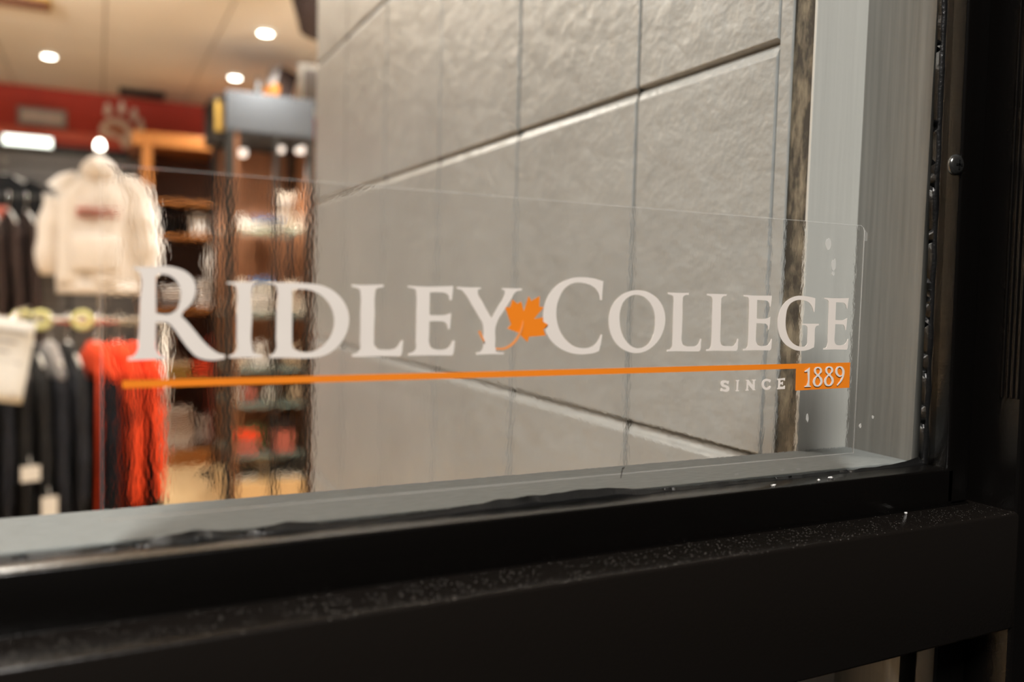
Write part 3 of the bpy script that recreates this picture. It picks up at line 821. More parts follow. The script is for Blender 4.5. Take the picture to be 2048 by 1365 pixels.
def recessed(x, y, label, watts):
    t = thing('recessed_light', label, 'light', (x, y, CEIL), 0, 'recessed shop ceiling lights')
    MB().lathe([(0.040, 0.0), (0.056, 0.0), (0.056, -0.006), (0.040, -0.012)], (0, 0, 0), 24).build('trim_ring', 'white_metal', t, True)
    MB().lathe([(0.038, -0.011), (0.034, -0.018), (0.016, -0.023), (0.002, -0.024)], (0, 0, 0), 24).build('lens', 'lamp', t, True)
    lamp_in(t, 'SPOT', 'bulb', (0, 0, -0.032), watts, WARM, 0.03, 150)
    return t


k = (CEIL - 1.3) / 1.3
for (u, v, lab) in ((98, 113, 'bright recessed ceiling light above the framed plaque'), (531, 67, 'bright recessed ceiling light nearest the window'), (470, 156, 'bright recessed ceiling light just above the grey cabinet header')):
    d = _f + _r * ((u - 1024.0) / FPX) - _u * ((v - 682.5) / FPX)
    p = CAM + d * ((CEIL - 0.012 - CAM.z) / d.z)
    recessed(p.x, p.y, lab, STORE_W)
for (x, y, k, lab) in ((-0.30, 0.75, 0.42, 'recessed ceiling light nearest the inside of the window'), (-0.25, 2.3, 0.7, 'recessed ceiling light between the window and the chrome rack'),
                    (0.85, 2.6, 0.7, 'recessed ceiling light right of the brown banner'), (-1.3, 1.5, 0.7, 'recessed ceiling light by the left wall near the window'),
                    (-1.3, 4.2, 1.0, 'recessed ceiling light by the left wall near the coats'), (1.9, 4.0, 1.0, 'recessed ceiling light by the far right wall')):
    recessed(x, y, lab, STORE_W * k)

for (x, y, lab) in ((-0.9, 2.9, 'added white pendant uplight, out of view, over the left half of the shop'), (1.6, 2.4, 'added white pendant uplight, out of view, behind the block pier')):  # unseen uplights added to brighten the shop ceiling
    t = thing('added_uplight', lab, 'light', (x, y, CEIL), 0, 'added pendant uplights over the shop')
    MB().tube([(0, -0.4, 0), (0, -0.4, -0.22)], 0.003, 6).build('cord', 'white_metal', t)
    MB().tube([(0, 0.4, 0), (0, 0.4, -0.22)], 0.003, 6).build('cord', 'white_metal', t)
    MB().box(-0.05, 0.05, -0.6, 0.6, -0.27, -0.22, 0.01).build('housing', 'white_metal', t)
    MB().box(-0.04, 0.04, -0.58, 0.58, -0.22, -0.212).build('lens', 'lamp', t)
    lamp_in(t, 'AREA', 'uplight', (0, 0, -0.205), UPLIGHT_FILL_W, WARM, 0.1, rot=(math.pi, 0, 0), size_y=1.1)

t = thing('lobby_ceiling_light', 'square white panel light in the lobby ceiling behind the viewer', 'light', (-0.55, -0.95, CEIL))
MB().box(-0.36, 0.36, -0.36, 0.36, -0.02, 0.0, 0.004).build('frame', 'white_metal', t)
MB().box(-0.33, 0.33, -0.33, 0.33, -0.024, -0.02).build('lens', 'white_metal', t)
lamp_in(t, 'AREA', 'panel', (0, 0, -0.03), LOBBY_W, (1.0, 0.95, 0.90), 0.64)

# ------------------------------------------------------------------ back wall fittings
def on_wall(u0, u1, v0, v1, y):
    a, b = at(u0, v0, y), at(u1, v1, y)
    return min(a.x, b.x), max(a.x, b.x), min(a.z, b.z), max(a.z, b.z)


x0, x1, z0, z1 = on_wall(35, 134, 213, 258, BACK)
t = thing('framed_plaque', 'small grey framed plaque high on the red wall', 'plaque', ((x0 + x1) / 2, BACK, z0))
w, h = (x1 - x0) / 2, z1 - z0
MB().box(-w, w, -0.02, 0, 0, h, 0.004).build('panel', 'plaque', t)
MB().box(-w, w, -0.03, -0.005, 0, 0.02).box(-w, w, -0.03, -0.005, h - 0.02, h).box(-w, -w + 0.02, -0.03, -0.005, 0.02, h - 0.02).box(w - 0.02, w, -0.03, -0.005, 0.02, h - 0.02).build('frame', 'grey_cloth', t)

x0, x1, z0, z1 = on_wall(238, 330, 176, 195, BACK - 0.3)
t = thing('wall_vent', 'dark slatted air vent under the ceiling before the red wall', 'vent', ((x0 + x1) / 2, BACK - 0.3, z0))
w, h = (x1 - x0) / 2, CEIL - 0.001 - z0
MB().box(-w, w, -0.02, 0.12, 0, h).build('backing', 'rubber', t)
for kk in range(4):
    MB().box(-w, w, -0.035, -0.02, h * kk / 4 + 0.004, h * kk / 4 + 0.012).build('slat', 'black_metal', t)

x0, x1, z0, z1 = on_wall(4, 106, 266, 298, BACK - 0.08)
t = thing('light_box', 'glowing white light box above the slat wall', 'light', ((x0 + x1) / 2, BACK - 0.030, z0))
w, h = (x1 - x0) / 2, z1 - z0
MB().box(-w, w, -0.05, 0.0, 0, h, 0.006).build('housing', 'white_metal', t)
MB().box(-w + 0.006, w - 0.006, -0.056, -0.049, 0.006, h - 0.006, 0.003).build('face', 'tube', t)

# paw print painted on the red wall: pad and four toes
pc = at(232, 292, BACK)
t = thing('paw_print', 'pale paw print painted on the red wall behind the hoodie', 'emblem', (pc.x, BACK, pc.z))


def wall_blob(name, m, pts, y0, y1, parent):
    c = [(at(u, v, BACK).x - pc.x, at(u, v, BACK).z - pc.z) for u, v in pts]
    return plate([spline([(x, z, 0) for x, z in c], 6)], y0, y1).build(name, m, parent)


pad = wall_blob('pad', 'paw', [(200, 255), (212, 242), (232, 238), (250, 244), (262, 258), (265, 275), (258, 292), (248, 298), (240, 285), (225, 276), (208, 275), (199, 266)], -0.034, 0.0, t)
wall_blob('pad_fill', 'paw_red', [(212, 257), (222, 250), (236, 251), (248, 260), (250, 272), (240, 274), (226, 266)], -0.037, -0.034, pad)
for (u, v) in ((215, 222), (243, 218), (268, 232), (281, 254)):
    wall_blob('toe', 'paw', [(u - 7, v + 6), (u - 6, v - 4), (u + 1, v - 16), (u + 6, v - 3), (u + 7, v + 7), (u, v + 11)], -0.02, 0.0, t)

# ceiling grille at the upper left
p = Vector((-0.42, 4.66, CEIL))
t = thing('ceiling_vent', 'dull yellow ceiling grille at the top left corner', 'vent', (p.x, p.y, p.z))
MB().box(-0.30, 0.22, -0.18, 0.02, -0.012, 0).build('backing', 'yellow', t)
for kk in range(6):
    MB().box(-0.29, 0.21, -0.17 + kk * 0.031, -0.158 + kk * 0.031, -0.022, -0.012).build('slat', 'brown_wood', t)

# ------------------------------------------------------------------ clothes
def cloth_body(w, d, h, fold, seed, n=48, rows=22, shoulder=0.10, flare=1.0, neck=0.35):
    """hanging torso: sloping shoulders, loose folds, open hem; top at z 0, hangs to -h"""
    rings = []
    for i in range(rows + 1):
        t = i / rows
        z = -h * t
        sh = min(1.0, neck + (1 - neck) * (t * h / shoulder)) if t * h < shoulder else 1.0
        ww = w * sh * (1 + (flare - 1) * t)
        dd = d * (0.55 + 0.45 * min(1, t * 4))
        ring = []
        for k in range(n):
            a = 2 * math.pi * k / n
            ca, sa = math.cos(a), math.sin(a)
            x = ww * math.copysign(abs(ca) ** 0.7, ca)
            y = dd * math.copysign(abs(sa) ** 0.8, sa)
            f = fold * min(1, t * 2.5) * (math.sin(x / w * 6 + seed + 1.3 * t) + 0.6 * mnoise.noise(Vector((x * 14, z * 6, seed))))
            ring.append((x + 0.4 * f * mnoise.noise(Vector((seed, z * 9, a))), y + f, z))
        rings.append(ring)
    return MB().loft(rings)


def sleeve(side, w, h, r, seed, splay=0.06, length=0.56, wig=0.015):
    """from inside the shoulder over its point and down, narrowing to the cuff"""
    pts = [(side * w * 0.50, 0, -0.055), (side * w * 0.72, 0, -0.085), (side * w * 0.88, 0, -0.125)]
    rads = [r * 0.55, r * 0.80, r * 0.98]
    for i in range(1, 12):
        t = i / 11
        pts.append((side * (w * 0.90 + splay * math.sin(t * 1.9)), wig * (math.sin(t * 5 + seed) - 1.2 * t), -0.125 - (length - 0.05) * t))
        rads.append(r * (1 - 0.35 * t) * (1 + 0.10 * math.sin(t * 17 + seed)))
    rads[-1] *= 0.8
    return MB().tube(pts, rads, 14)


def hanger(parent, w):
    MB().tube([(-w * 0.85, 0, -0.07), (-w * 0.3, 0, -0.01), (0, 0, 0.005), (w * 0.3, 0, -0.01), (w * 0.85, 0, -0.07)], 0.006, 8).build('hanger', 'white_metal', parent, True)
    MB().tube([(0, 0, 0.0), (0, 0, 0.042), (0.014, 0, 0.060), (0.022, 0, 0.084), (0.017, 0, 0.104), (0, 0, 0.113), (-0.017, 0, 0.104), (-0.022, 0, 0.088)], 0.003, 8).build('hanger_hook', 'chrome', parent, True)


def hoodie(name, label, loc, rotz, w, h, body, trim, seed, group=None, hood=True, prints=None, sleeves=True, d=0.085, fold=0.014, sr=0.075):
    t = thing(name, label, 'hoodie' if hood else 'jacket', loc, rotz, group)
    cloth_body(w, d, h, fold, seed, shoulder=0.17, neck=0.22).build('torso', body, t, True)
    MB().loft([[(w * 1.0 * math.copysign(abs(math.cos(2 * math.pi * k / 32)) ** 0.7, math.cos(2 * math.pi * k / 32)), (d - 0.001) * math.copysign(abs(math.sin(2 * math.pi * k / 32)) ** 0.8, math.sin(2 * math.pi * k / 32)), z) for k in range(32)] for z in (-h + 0.01, -h - 0.05)]).build('waistband', trim, t, True)
    if sleeves:
        for s in (-1, 1):
            sl = sleeve(s, w, h, sr, seed + s, length=h * 0.80, wig=0.2 * sr).build('sleeve', body, t, True)
    if hood:
        rings = []
        for i in range(9):
            a = math.pi * i / 8
            rings.append([(0.100 * math.sin(a) * math.cos(2 * math.pi * k / 20) * (1.25 - 0.085 * i), 0.095 * math.sin(a) * math.sin(2 * math.pi * k / 20) - 0.006 * i, -0.01 - 0.075 * math.cos(a)) for k in range(20)])
        MB().loft(rings[1:-1]).build('hood', trim, t, True)
        MB().box(-w * 0.55, w * 0.55, -0.115, -0.075, -h * 0.88, -h * 0.58, 0.012).build('pocket', body, t, True)
        for s in (-1, 1):
            MB().tube([(s * 0.03, -0.10, -0.06), (s * 0.035, -0.115, -0.14), (s * 0.03, -0.11, -0.22)], 0.004, 6).build('drawstring', trim, t)
    if prints:
        for (px, pz, pw, ph) in prints:
            MB().box(px - pw / 2, px + pw / 2, -0.110, -0.075, pz - ph / 2, pz + ph / 2, 0.001).build('chest_print', 'red_print', t)
    hanger(t, w)
    return t


def rack_garment(label, loc, rotz, w, h, body, accents, seed, group, tags=()):
    """a garment seen nearly edge-on, pressed between its neighbours on the rail"""
    t = thing('hanging_garment', label, 'garment', loc, rotz, group)
    cloth_body(w, 0.020, h, 0.005, seed, flare=1.08).build('torso', body, t, True)
    for s in (-1, 1):
        sleeve(s, w * 0.92, h, 0.024, seed + s, 0.03, h * 0.72, 0.003).build('sleeve', accents[0] if accents else body, t, True)
    if len(accents) > 1:
        for j in (-1, 1):
            MB().tube([(j * w * 0.45, -0.018, -0.08), (j * w * 0.52, -0.022, -h * 0.45), (j * w * 0.40, -0.022, -h * 0.97)], [0.010, 0.014, 0.012], 10).build('side_stripe', accents[1], t, True)
    for (tx, tz, tw, th) in tags:
        MB().box(w * 1.19 + tx, w * 1.19 + tx + 0.0015, -tw / 2, tw / 2, tz - th, tz).build('price_tag', 'paper', t)
        MB().tube([(w * 1.12, 0, tz + 0.03), (w * 1.19 + tx, 0, tz - 0.004)], 0.0015, 6).build('tag_string', 'paper', t)
    hanger(t, w)
    return t


# white hoodie on its stand
hp = at(200, 338, 4.8)
prints = [(-0.085 + 0.026 * i, -0.228 + 0.002 * ((i * 7) % 3), 0.015, 0.018) for i in range(8)] + [(-0.085 + 0.0265 * i, -0.258, 0.020, 0.009) for i in range(8)]
hoodie('hoodie', 'white hooded sweatshirt with red chest print hanging before the slat wall', (hp.x, 4.8, hp.z), math.radians(-12), 0.215, 0.62, 'white_cloth', 'white_cloth', 2.0, prints=prints)
t = thing('garment_stand', 'slim chrome stand carrying the white hoodie', 'stand', (hp.x, 4.96, 0))
MB().lathe([(0.18, 0.0), (0.18, 0.012), (0.03, 0.03), (0.016, 0.05)], (0, 0, 0), 28).build('base', 'chrome', t, True)
MB().tube([(0, 0, 0.03), (0, 0, hp.z + 0.09)], 0.012, 12).build('pole', 'chrome', t, True)
MB().tube([(0, 0, hp.z + 0.084), (0, -0.175, hp.z + 0.084)], 0.008, 10).build('arm', 'chrome', t, True)
lp = at(205, 293, 4.96)
t = thing('bright_globe', 'small glowing white globe above the white hoodie', 'light', (hp.x, 4.96, hp.z + 0.092))  # emissive globe set at the bright spot above the hoodie
MB().lathe([(0.016, 0), (0.016, 0.02), (0.028, 0.028)], (0, 0, 0), 18).build('socket', 'white_metal', t, True)
MB().ball((0, 0, lp.z - hp.z - 0.092), (0.024, 0.024, 0.036)).build('globe', 'lamp', t, True)

# dark clothes on the slat wall, far left
jp = at(8, 350, 6.45)
t2 = hoodie('jacket', 'black jacket with red side panel hung on the slat wall', (jp.x, 6.45, jp.z), 0.15, 0.23, 0.60, 'black_cloth', 'black_cloth', 5.0, hood=False)
MB().box(-0.20, 0.02, -0.112, -0.06, -0.30, -0.22, 0.01).build('red_panel', 'red_print', t2)
MB().tube([(0, 0, 0.085), (0, 0.245, 0.085)], 0.006, 8).build('wall_peg', 'chrome', t2)

# brown coats fanned on a low rail behind the front rack
t = thing('coat_rail', 'black floor rail holding the dark brown coats', 'rack', (-1.0, 5.35, 0))
rz = at(60, 425, 5.35).z + 0.085
MB().tube([(-0.9, 0, rz), (0.85, 0, rz)], 0.013, 12).build('bar', 'black_metal', t, True)
for s in (-0.9, 0.85):
    MB().tube([(s, 0, 0.03), (s, 0, rz)], 0.013, 12).build('post', 'black_metal', t, True)
    MB().box(s - 0.02, s + 0.02, -0.25, 0.25, 0, 0.03, 0.006).build('foot', 'black_metal', t)
CYR = 5.35
labs = ['dark brown coat on the black rail, nearest the white hoodie', 'dark brown coat on the black rail, second from the white hoodie', 'dark brown coat on the black rail, third from the white hoodie', 'dark brown coat on the black rail, fourth from the white hoodie']
for i in range(4):
    g = at(52 - 36 * i, 395, CYR)
    hoodie('coat', labs[i], (g.x, CYR, rz - 0.085), math.radians(-72), 0.20, 0.78, 'brown_cloth', 'brown_cloth', 8.0 + i, 'dark brown coats on the black rail', hood=False, d=0.032, fold=0.006, sr=0.034)

# ------------------------------------------------------------------ front rack with size discs
RY = 3.2
rb = at(100, 640, RY).z
t = thing('clothes_rack', 'chrome clothes rack with a straight bar behind the lettering', 'rack', (-0.5, RY, 0))
MB().tube([(-0.85, 0, rb), (0.73, 0, rb)], 0.012, 12).build('bar', 'chrome', t, True)
for s in (-0.85, 0.73):
    MB().tube([(s, 0, 0.04), (s, 0, rb)], 0.012, 12).build('post', 'chrome', t, True)
    MB().box(s - 0.02, s + 0.02, -0.26, 0.26, 0, 0.04, 0.008).build('foot', 'chrome', t)
for i, (u, lab) in enumerate(((46, 'pale yellow size disc beside the paper sign'), (82, 'pale yellow size disc, middle one of three on the rack bar'), (165, 'pale yellow size disc nearest the red jerseys'))):
    g = at(u, 641, RY)
    t = thing('size_disc', lab, 'size disc', (g.x, RY - 0.0150, rb), 0.0, 'size discs on the rack bar')
    rings = []
    for k in range(28):
        a = 2 * math.pi * k / 28
        c, s = math.cos(a), math.sin(a)
        rings.append([(0.0165 * c, -0.002, 0.0165 * s), (0.038 * c, -0.002, 0.038 * s), (0.038 * c, 0.002, 0.038 * s), (0.0165 * c, 0.002, 0.0165 * s)])
    rings.append(rings[0])
    MB().loft(rings, caps=False).build('ring', 'pale_yellow', t, True)

specs = []
dark = ['black_cloth', 'navy_cloth', 'black_cloth', 'black_cloth', 'navy_cloth', 'black_cloth']
for i in range(6):
    x = at(-44 + 36 * i, 700, RY).x
    if i == 5:
        acc, lab = ['navy_cloth'], 'navy garment on the chrome rack touching the red jerseys'
    elif i == 0:
        acc, lab = [], 'black garment on the chrome rack behind the paper sign'
    else:
        acc, lab = [], ['', 'black garment on the chrome rack, just right of the paper sign', 'black garment on the chrome rack with a square white tag', 'black garment on the chrome rack with a long white tag', 'navy garment on the chrome rack, second from the red jerseys'][i]
    tags = ()
    if i == 2:
        tags = ((0.002, -0.40, 0.058, 0.052),)
    if i == 3:
        tags = ((0.002, -0.51, 0.050, 0.085),)
    g = rack_garment(lab, (x, RY, rb - 0.085), math.radians(-75), 0.20, 0.70, dark[i], acc, 20.0 + 3 * i, 'dark garments on the chrome rack', tags)
    if i in (2, 4):
        MB().loft([[(0.19 * s_ * math.cos(2 * math.pi * k / 20), 0.017 * math.sin(2 * math.pi * k / 20) * (0.6 + s_), zz) for k in range(20)] for s_, zz in ((0.35, 0.004), (0.75, -0.045), (1.05, -0.10), (1.06, -0.115))]).build('pale_yoke', 'grey_cloth', g, True)
jl = ['red and black jersey on the chrome rack beside the navy garment', 'red and black jersey in the middle of the three red jerseys', 'red and black jersey at the right end of the chrome rack']
for i in range(3):
    x = at(192 + 44 * i, 700, RY).x
    g = rack_garment(jl[i], (x, RY, rb - 0.085), math.radians(-70), 0.18, 0.74 - 0.03 * i, 'navy_cloth' if i == 0 else 'black_cloth', [['navy_cloth', 'red_cloth', 'red_cloth'][i], 'red_cloth'], 51.0 + 4 * i, 'red and black jerseys on the chrome rack')
    MB().loft([[(0.185 * s_ * math.cos(2 * math.pi * k / 20), (0.026 * math.sin(2 * math.pi * k / 20)) * (0.5 + s_ * 0.5), zz) for k in range(20)] for s_, zz in ((0.35, 0.004), (0.75, -0.045), (1.05, -0.10), (1.0, -0.13 - 0.02 * i))]).build('red_yoke', 'red_cloth', g, True)
    if i == 0:
        MB().lathe([(0.035, 0.0), (0.035, -0.006), (0.005, -0.008)], (-0.06, -0.030, -0.25), 16, 'y').build('badge', 'white_cloth', g, True)

# paper sign clipped in front of the rack
g = at(24, 640, 2.93)
t = thing('paper_sign', 'white paper price sheet hanging at the left end of the rack', 'sign', (g.x, 2.93, g.z))
t.rotation_euler = (0, math.radians(9), math.radians(-6))
sh = MB()
rows = []
for i in range(9):
    zz = -0.27 * i / 8
    rows.append([(-0.075, 0.01 * math.sin(i * 0.6), zz), (-0.025, -0.004 + 0.01 * math.sin(i * 0.6), zz), (0.03, -0.004 + 0.01 * math.sin(i * 0.6), zz), (0.07, 0.01 * math.sin(i * 0.6), zz), (0.07, 0.0015 + 0.01 * math.sin(i * 0.6), zz), (-0.075, 0.0015 + 0.01 * math.sin(i * 0.6), zz)])
sh.loft(rows)
sh.build('sheet', 'paper', t, True)
for i in range(7):
    zz = -0.035 - 0.034 * i
    yy = 0.01 * math.sin(-zz / 0.30 * 8 * 0.6) - 0.006
    MB().box(-0.055, 0.045 - 0.02 * (i % 3), yy, yy + 0.002, zz - 0.008, zz).build('printed_line', 'ink', t)
MB().tube([(0, 0.004, -0.005), (0, 0.10, 0.030), (0, 0.262, 0.034)], 0.004, 8).build('clip', 'chrome', t, True)

# ------------------------------------------------------------------ honey wood shelf unit
UY0, UY1 = 5.9, 6.62
ux0, ux1 = at(286, 600, UY0).x, at(452, 600, UY0).x
ztop = at(350, 268, UY0).z
unit = thing('shelf_unit', 'honey coloured wooden shelf unit against the back wall', 'shelf', ((ux0 + ux1) / 2, UY0, 0))
uw = (ux1 - ux0) / 2
fz = at(350, 296, UY0).z
MB().box(-uw - 0.06, uw + 0.02, 0.0, 0.70, fz, ztop, 0.006).build('fascia', 'honey', unit)
MB().box(-uw, -uw + 0.058, 0.0, 0.04, 0.0, fz, 0.004).build('post', 'honey', unit)
MB().box(uw - 0.04, uw, 0.0, 0.04, 0.0, fz, 0.004).build('post', 'brown_wood', unit)
MB().box(-uw, -uw + 0.02, 0.04, 0.70, 0.0, fz).build('side_panel', 'brown_wood', unit)
MB().box(uw - 0.02, uw, 0.04, 0.70, 0.0, fz).build('side_panel', 'brown_wood', unit)
MB().box(-uw + 0.02, uw - 0.02, 0.68, 0.70, 0.0, fz).build('back_panel', 'brown_wood', unit)
shz = []
for v in (402, 470, 617, 757, 902):
    z = at(360, v, UY0 + 0.05).z
    shz.append(z + 0.001)
    MB().box(-uw + 0.02, uw - 0.02, 0.03, 0.68, z - 0.028, z, 0.003).build('shelf', 'honey', unit)
MB().box(-uw + 0.02, uw - 0.02, 0.03, 0.06, 0.0, shz[-1] - 0.029).build('kick_board', 'honey', unit)


def mug(loc, label, m='white_metal'):
    t = thing('mug', label, 'mug', loc)
    MB().lathe([(0.004, 0.0), (0.055, 0.0), (0.062, 0.01), (0.064, 0.155), (0.058, 0.155), (0.055, 0.015), (0.004, 0.012)], (0, 0, 0), 22).build('cup', m, t, True)
    MB().tube([(0.060 + 0.045 * math.sin(math.pi * k / 8), 0, 0.13 - 0.10 * k / 8) for k in range(9)], 0.009, 8).build('handle', m, t, True)
    return t


def carton(loc, sx, sy, sz, label, m, lid, group=None):
    t = thing('carton', label, 'box', loc, 0, group)
    MB().box(-sx / 2, sx / 2, 0, sy, 0, sz * 0.82, 0.003).build('base', m, t)
    MB().box(-sx / 2 - 0.004, sx / 2 + 0.004, -0.004, sy + 0.004, sz * 0.7, sz, 0.003).build('lid', lid, t)
    return t


def folded(loc, w, d, label, m, seed, group=None, h=0.045):
    """a folded shirt: soft rounded slab with a front roll and a collar"""
    t = thing('folded_shirt', label, 'shirt', loc, 0, group)
    rings = []
    for i in range(13):
        u = -1 + 2 * i / 12
        ring = []
        for k in range(20):
            a = 2 * math.pi * k / 20
            ca, sa = math.cos(a), math.sin(a)
            ring.append((u * w / 2, d / 2 + d / 2 * math.copysign(abs(ca) ** 0.5, ca) * (1 - 0.15 * u ** 6), h / 2 + h / 2 * math.copysign(abs(sa) ** 0.6, sa) * (1 - 0.3 * u ** 8) + (0.004 * mnoise.noise(Vector((u * 3, a, seed))) if sa > 0 else 0)))
        rings.append(ring)
    MB().loft(rings).build('cloth', m, t, True)
    MB().tube([(-0.05, 0.06, h - 0.006), (-0.03, 0.03, h - 0.006), (0.03, 0.03, h - 0.006), (0.05, 0.06, h - 0.006)], 0.007, 8).build('collar', m, t, True)
    return t


def ux(u, v=600):
    return at(u, v, UY0 + 0.12).x


# second board: row of dark boxes and a white mug
for i, (u, lab) in enumerate(((318, 'dark box on the honey shelf, nearest the wooden post'), (342, 'dark box on the honey shelf, middle one of three'), (366, 'dark box on the honey shelf, beside the white mug'))):
    carton((ux(u), UY0 + 0.12, shz[1]), 0.062, 0.2, 0.15, lab, 'black_cloth', 'brown_cloth', 'dark boxes on the honey shelf')
mug((ux(398), UY0 + 0.14, shz[1]), 'tall white mug on the honey shelf beside dark boxes')
# third board: pale folded clothes and one hanging white scarf
for i in range(3):
    folded((ux(348), UY0 + 0.10, shz[2] + 0.052 * i), 0.20, 0.3, ['pale folded shirt at the bottom of the pile behind letter R', 'pale folded shirt in the middle of the pile behind letter R', 'pale folded shirt on top of the pile behind letter R'][i], ['grey_cloth', 'white_cloth', 'white_cloth'][i], 3.0 + i, 'folded shirts on the honey shelf', 0.046)
for i in range(4):
    folded((ux(414), UY0 + 0.10, shz[2] + 0.052 * i), 0.15, 0.3, ['white folded shirt at the bottom of the taller pile on the honey shelf', 'white folded shirt second from the bottom of the taller pile', 'white folded shirt second from the top of the taller pile', 'white folded shirt on top of the taller pile'][i], 'white_cloth', 13.0 + i, 'tall pile of white shirts', 0.046)
t = thing('scarf', 'white scarf hanging down beside the folded shirts', 'scarf', (ux(425), UY0 + 0.065, shz[1] - 0.0305))
rows = []
for i in range(10):
    zz = -0.30 * i / 9
    rows.append([(0.045 * c + 0.01 * math.sin(i), 0.012 * s + 0.008 * math.sin(c * 6 + i), zz) for c, s in ((-1, -1), (-0.5, -1.4), (0, -0.8), (0.5, -1.5), (1, -1), (1, 1), (0, 1), (-1, 1))])
MB().loft(rows).build('cloth', 'white_cloth', t, True)
for kk in range(5):
    MB().tube([(-0.036 + 0.018 * kk, 0, -0.30), (-0.038 + 0.018 * kk, 0, -0.335)], 0.004, 6).build('fringe', 'white_cloth', t)
# fourth board: red top, tan plush, yellow box
for i in range(2):
    folded((ux(412), UY0 + 0.10, shz[3] + 0.06 * i), 0.17, 0.3, ['bright red folded shirt under another on the honey shelf', 'bright red folded shirt lying on top of its twin'][i], 'red_cloth', 23.0 + i, 'red folded shirts', 0.053)
carton((ux(358), UY0 + 0.10, shz[3]), 0.14, 0.18, 0.11, 'yellow box with a tan lid on the honey shelf', 'yellow', 'tan_cloth')


def plush(loc, s, label, m, group=None, ear='round', turn=0.0):
    """seated plush toy"""
    t = thing('plush_toy', label, 'plush toy', loc, turn, group)
    MB().ball((0, 0, 0.085 * s), (0.065 * s, 0.058 * s, 0.085 * s)).build('body', m, t, True)
    hd = MB().ball((0, -0.01 * s, 0.205 * s), (0.060 * s, 0.055 * s, 0.055 * s)).build('head', m, t, True)
    MB().ball((0, -0.06 * s, 0.193 * s), (0.024 * s, 0.022 * s, 0.020 * s), 8).build('muzzle', 'white_cloth', hd, True)
    for sx in (-1, 1):
        MB().ball((sx * 0.045 * s, 0, 0.258 * s), (0.020 * s, 0.012 * s, 0.022 * s), 8).build('ear', m, hd, True)
        MB().ball((sx * 0.022 * s, -0.060 * s, 0.215 * s), 0.006 * s, 6).build('eye', 'rubber', hd, True)
        MB().tube([(sx * 0.05 * s, -0.01 * s, 0.14 * s), (sx * 0.085 * s, -0.035 * s, 0.095 * s), (sx * 0.085 * s, -0.06 * s, 0.065 * s)], [0.022 * s, 0.024 * s, 0.02 * s], 10).build('arm', m, t, True)
        MB().tube([(sx * 0.04 * s, -0.02 * s, 0.03 * s), (sx * 0.055 * s, -0.09 * s, 0.028 * s), (sx * 0.06 * s, -0.115 * s, 0.045 * s)], [0.030 * s, 0.028 * s, 0.026 * s], 10).build('foot', m, t, True)
    return t


plush((ux(338), UY0 + 0.45, shz[3]), 1.15, 'tan plush bear sitting on the honey shelf', 'plush')
# lowest board: orange striped bag and white one
def gift_bag(loc, w, d, h, label, m, stripe):
    t = thing('gift_bag', label, 'bag', loc)
    MB().loft([[(-w / 2 * k, -d / 2 * q, z), (w / 2 * k, -d / 2 * q, z), (w / 2 * k, d / 2 * q, z), (-w / 2 * k, d / 2 * q, z)] for k, q, z in ((0.92, 1, 0), (1, 1, h * 0.5), (0.97, 0.6, h * 0.9), (0.9, 0.35, h))]).build('bag_body', m, t)
    for s in (-1, 1):
        MB().tube([(-w * 0.2, s * d * 0.15, h * 0.98), (-w * 0.12, s * d * 0.15, h * 1.15), (w * 0.12, s * d * 0.15, h * 1.15), (w * 0.2, s * d * 0.15, h * 0.98)], 0.004, 6).build('handle', stripe, t, True)
    for kk in range(4):
        zz = h * (0.35 + 0.14 * kk)
        MB().tube([(-w * 0.46, -d * 0.49 - 0.004, zz), (-w * 0.1, -d * 0.51 - 0.006, zz + 0.02), (w * 0.2, -d * 0.51 - 0.006, zz + 0.005), (w * 0.46, -d * 0.49 - 0.004, zz + 0.03)], 0.007, 6).build('stripe', stripe, t)
    return t


gift_bag((ux(356), UY0 + 0.22, shz[4]), 0.20, 0.14, 0.29, 'white gift bag with orange stripes on the lowest honey shelf', 'white_cloth', 'honey')
plush((ux(414), UY0 + 0.30, shz[4]), 0.80, 'white plush bear beside the striped gift bag', 'white_cloth')

# red banner pole at the unit's right edge
g = at(434, 800, 5.6)
t = thing('red_banner', 'narrow red fabric banner standing beside the display cabinet', 'banner', (g.x, 5.6, 0))
MB().lathe([(0.11, 0), (0.11, 0.012), (0.015, 0.025)], (0, 0, 0), 20).build('base', 'black_metal', t, True)
zt_ = at(434, 668, 5.6).z
MB().tube([(0, 0, 0.02), (0, 0, zt_)], 0.008, 8).build('pole', 'black_metal', t, True)
rows = []
for i in range(14):
    zz = zt_ - 0.01 - (zt_ - 0.22) * i / 13
    rows.append([(-0.045, -0.01, zz), (0.0, -0.016 + 0.01 * math.sin(i * 0.7), zz), (0.05, -0.012, zz), (0.05, -0.006, zz), (-0.045, -0.004, zz)])
MB().loft(rows).build('fabric', 'red_cloth', t, True)

